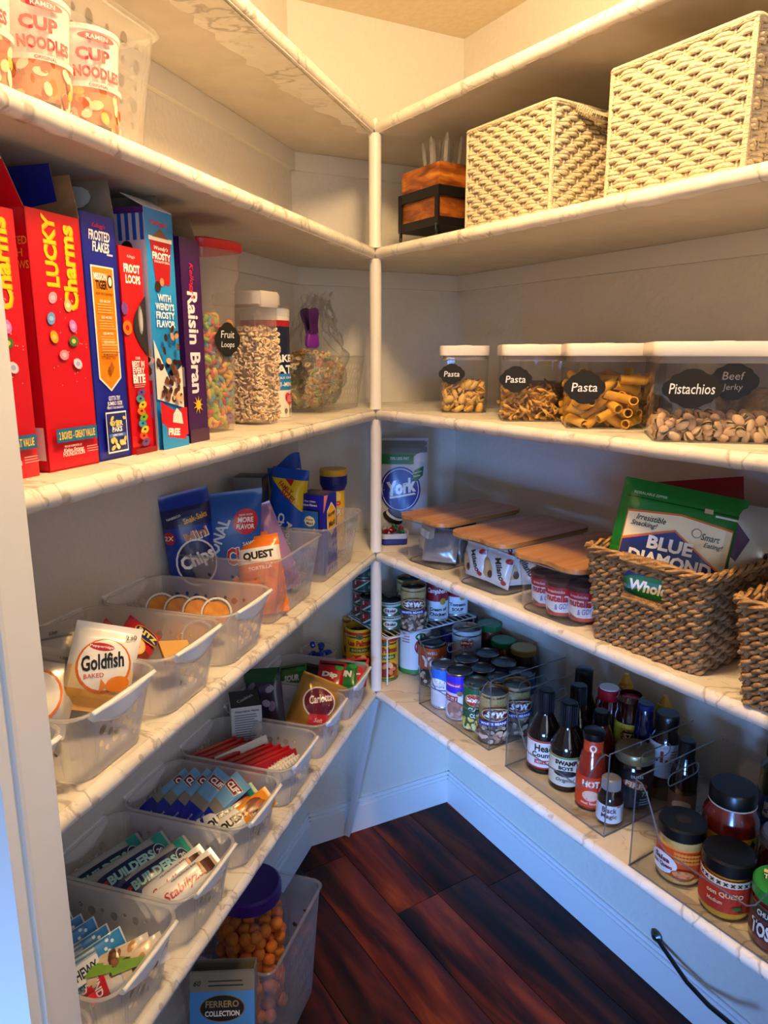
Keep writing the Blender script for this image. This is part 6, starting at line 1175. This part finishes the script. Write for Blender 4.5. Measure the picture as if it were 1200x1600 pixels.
for u, w, h, lab in ((.478, .268, .150, 'yellow mustard bottle at the wall nearest the post'), (.565, .272, .138, 'yellow mustard bottle at the wall behind the red-capped sauce')):
    p = RR(u, w+.012, .0005, 4); vessel('mustard_bottle', lab, 'bottle', p, facecam(p), [(.028, 0), (.03, .004), (.03, h*.6), (.024, h*.75), (.014, h*.85), (.012, h*.95)], pl('#d8a01c', .35), lid=[(.014, h*.86), (.015, h*.88), (.008, h), (.004, h+.01)], lidmat=pl('#d8a01c', .35), group='yellow mustard bottles')
bottle('slim navy bottle beside the second slot of the middle bin', .581, .205, .018, .160, pl('#1c2250', .3), pl('#10132e', .12, 0, 1.), None, None, .7, .04, None, .7, capr=.0145)
d = D(); d.rect(-.09, 0, .09, .06, '#cfcfd4'); d.text('A.1.', -.010, .040, .022, '#a81c24', w=.04, bold=.06); d.lines(.012, .036, .054, .006, 9, '#6a6a70'); p = put(.6225, .211); vessel('steak_sauce', 'square dark steak sauce bottle with a grey label at the bin end', 'bottle', p, facecam(p, -.1), [(.025, 0), (.0265, .004), (.0265, .108), (.018, .126), (.015, .134)], DARK, lid=[(.019, .130), (.020, .132), (.020, .154), (.018, .157)], lidmat=BCAP, lab=(.0267, .045, .108), labmat=pl('#cfcfd4', .4), deco=d)
d = D(); d.ell(0, .02, .016, .010, '#cfc8c0', 16); bottle('tall dark vinegar bottle with a pale oval behind the third bin', .690, .170, .022, .150, BCAP, pl('#160a0c', .12, 0, 1.), (.02, .06), d, .5, .03, pl('#7a5a4a', .4), .6)
# ---- jars of the third bin
QUE = two('queso_cream', '#d89a4a', '#eab566', 50, 3, .35, .65, .25, coat=.8); QU2 = two('queso_yellow', '#d88a1a', '#eaa52c', 50, 3, .35, .65, .25, coat=.8)
def jar(label, u, w, r, h, body, lidm, lab, deco, labm, caph=.020, yo=0., topdeco=None, name='salsa_jar', neck=.9):
    p = put(u, w); return vessel(name, label, 'jar', p, facecam(p, yo), [(r*.90, 0), (r, .006), (r, h-caph-.016), (r*neck, h-caph-.004), (r*neck, h-caph+.004)], body, lid=[(r*neck+.003, h-caph), (r*neck+.0045, h-caph+.002), (r*neck+.0045, h-.003), (r*neck+.002, h)], lidmat=lidm, lab=(r+.0002, lab[0], lab[1]), labmat=labm, deco=deco, topdeco=topdeco, n=36)
d = D(); d.rect(-.11, .0, .11, .044, '#d8501c')
for i in range(12):
    for j in range(3): d.ell(-.004+.0045*i, .028+.006*j, .0026, .0028, '#e8882a', 8)
d.ell(-.022, .020, .022, .016, '#efe8e4', 20); d.text('Salsa', -.022, .026, .008, '#8a1c28', w=.024, bold=.04); d.text('con Queso', -.021, .016, .008, '#8a1c28', w=.030, bold=.04); d.ell(.008, .008, .016, .009, '#9a4a1c', 18); d.ell(.008, .010, .014, .006, '#e08a4a', 18); d.rect(.036, 0, .062, .044, '#e6e2dc'); d.lines(.038, .060, .040, .004, 9, '#5a5a5a')
jar('queso jar with a black lid at the front left of the third bin', .765, .060, .0335, .090, QUE, BCAP, (.012, .056), d, pl('#d8501c', .4), .020, -.05, D().ell(0, 0, .012, .012, '#2a2a2c').text('M', 0, 0, .010, '#5a5a5c').ell(0, 0, .0, .0, '#000000') if 0 else D().ell(0, 0, .011, .011, '#232325', 20).text('OK', 0, 0, .006, '#55555a') if 0 else D().ell(0, 0, .011, .011, '#232325', 20))
d = D(); d.rect(-.12, .0, .12, .046, '#c8321c'); d.rect(-.12, .040, .12, .050, '#e8dcc0')
for i in range(13): d.text('x', -.054+.009*i, .045, .0055, '#2a1a14', bold=.04)
d.text('con QUESO', .0, .028, .0085, '#f2c890', w=.048, bold=.03); d.text('Medium', -.012, .016, .006, '#f2c890', w=.02); d.poly([(.018, .004), (.022, .016), (.026, .004)], '#4a3a1c'); d.ell(.016, .010, .006, .003, '#3a6a2c', 10); d.rect(.036, 0, .066, .040, '#e6dcc8'); d.lines(.038, .064, .037, .004, 8, '#4a4a4a')
jar('queso jar with a black lid and a stitched border in the third bin', .842, .056, .0345, .088, QU2, BCAP, (.012, .062), d, pl('#c8321c', .4), .022, .0)
d = D(); d.rect(-.12, .030, .12, .046, '#22382a'); d.text('CHUNKY SALSA', .0, .038, .008, '#e8e8e0', w=.055, bold=.03); d.text('TOSTITOS', .0, .014, .025, '#141414', w=.074, bold=.10); d.text('TOSTITOS', .0, .014, .022, '#f4f2ee', w=.070, bold=.04); d.ell(.004, .024, .004, .003, '#d8a01c', 8)
td = D(); td.rect(-.024, .008, .024, .015, '#e8d890'); td.text('TOSTITOS', .0, -.001, .012, '#141414', w=.050, bold=.08); td.text('TOSTITOS', 0, -.001, .010, '#f4f2ee', w=.047, bold=.03); td.ell(0, .02, .004, .003, '#0f4a22')
jar('red salsa jar with a bright green lid at the right edge', .918, .056, .035, .088, two('salsa_pink', '#7a2a2a', '#a84a44', 50, 4, .35, .65, .25, coat=.8), pl('#2c8a38', .3), (.014, .062), d, clear('salsa_label', (.5, .2, .2), .2, 1.45, .8, (.42, .12, .12)), .020, .0, td)
d = D(); d.text("LEO'S", -.004, .040, .017, '#1c1410', w=.046, bold=.03); d.text('SALSA', .0, .018, .011, '#6a1c10', w=.04, bold=.03); d.poly([(.030, .014), (.034, .046), (.042, .046), (.044, .014), (.037, .006)], '#b01c1c'); d.poly([(.032, .046), (.036, .056), (.044, .046)], '#1c3a1c'); d.rect(.052, 0, .07, .056, '#d8d0b8')
p = put(.792, .140); vessel('salsa_jar', 'big red salsa jar with a black lid and yellow label', 'jar', p, facecam(p, .0), [(.037, 0), (.041, .006), (.041, .078), (.039, .090), (.031, .106), (.030, .112)], SALSA(), lid=[(.0325, .108), (.034, .110), (.034, .130), (.032, .133)], lidmat=BCAP, lab=(.0413, .010, .068), labmat=pl('#e0b01c', .4), deco=d, n=36)
o = [q for q in bpy.data.objects if q.get('label', '').startswith('big red salsa jar')][0]; MB().tube([(.0335*cos(2*pi*i/32), .0335*sin(2*pi*i/32), .108) for i in range(32)], .0012, pl('#d8d0c0', .4), 5, closed=True).build('seal_ring', o)
d = D(); d.rect(-.11, .02, .11, .05, '#4a1018'); d.text('SALSA', 0, .034, .012, '#d8b8a8', bold=.04); td = D().ell(0, 0, .026, .026, '#8c8c8c', 30).ell(0, 0, .0245, .0245, '#a4a4a2', 30).text('SANTITAS', 0, -.001, .009, '#4a4a4a', w=.040, bold=.04).text('PREMIUM', 0, .012, .005, '#4a4a4a')
jar('dark red salsa jar with a silver embossed lid', .880, .140, .036, .102, pl('#4a0e12', .2, 0, .9), pl('#9c9c9a', .3, .8), (.012, .066), d, pl('#5a141c', .4), .018, .0, td)
d = D(); d.rect(-.13, 0, .13, .055, '#1c3f9a'); d.text('5', -.02, .036, .026, '#e8ecf4', bold=.06); d.text('PICKLES', .006, .012, .010, '#cfd8ea', w=.05, bold=.04); d.poly([(.02, .05), (.028, .054), (.036, .05), (.028, .046)], '#cfd8ea')
td = D().ell(0, 0, .02, .02, '#101012').text('Claussen', 0, 0, .010, '#8a8a8c', w=.034, shear=.3)
jar('large green pickle jar with a black lid behind the third bin', .800, .275, .0375, .158, two('pickle_brine', '#1e2008', '#3a3a14', 40, 3, .35, .65, .2, coat=.9), BCAP, (.020, .078), d, pl('#1c3f9a', .4), .022, .0, td, name='pickle_jar', neck=.72)
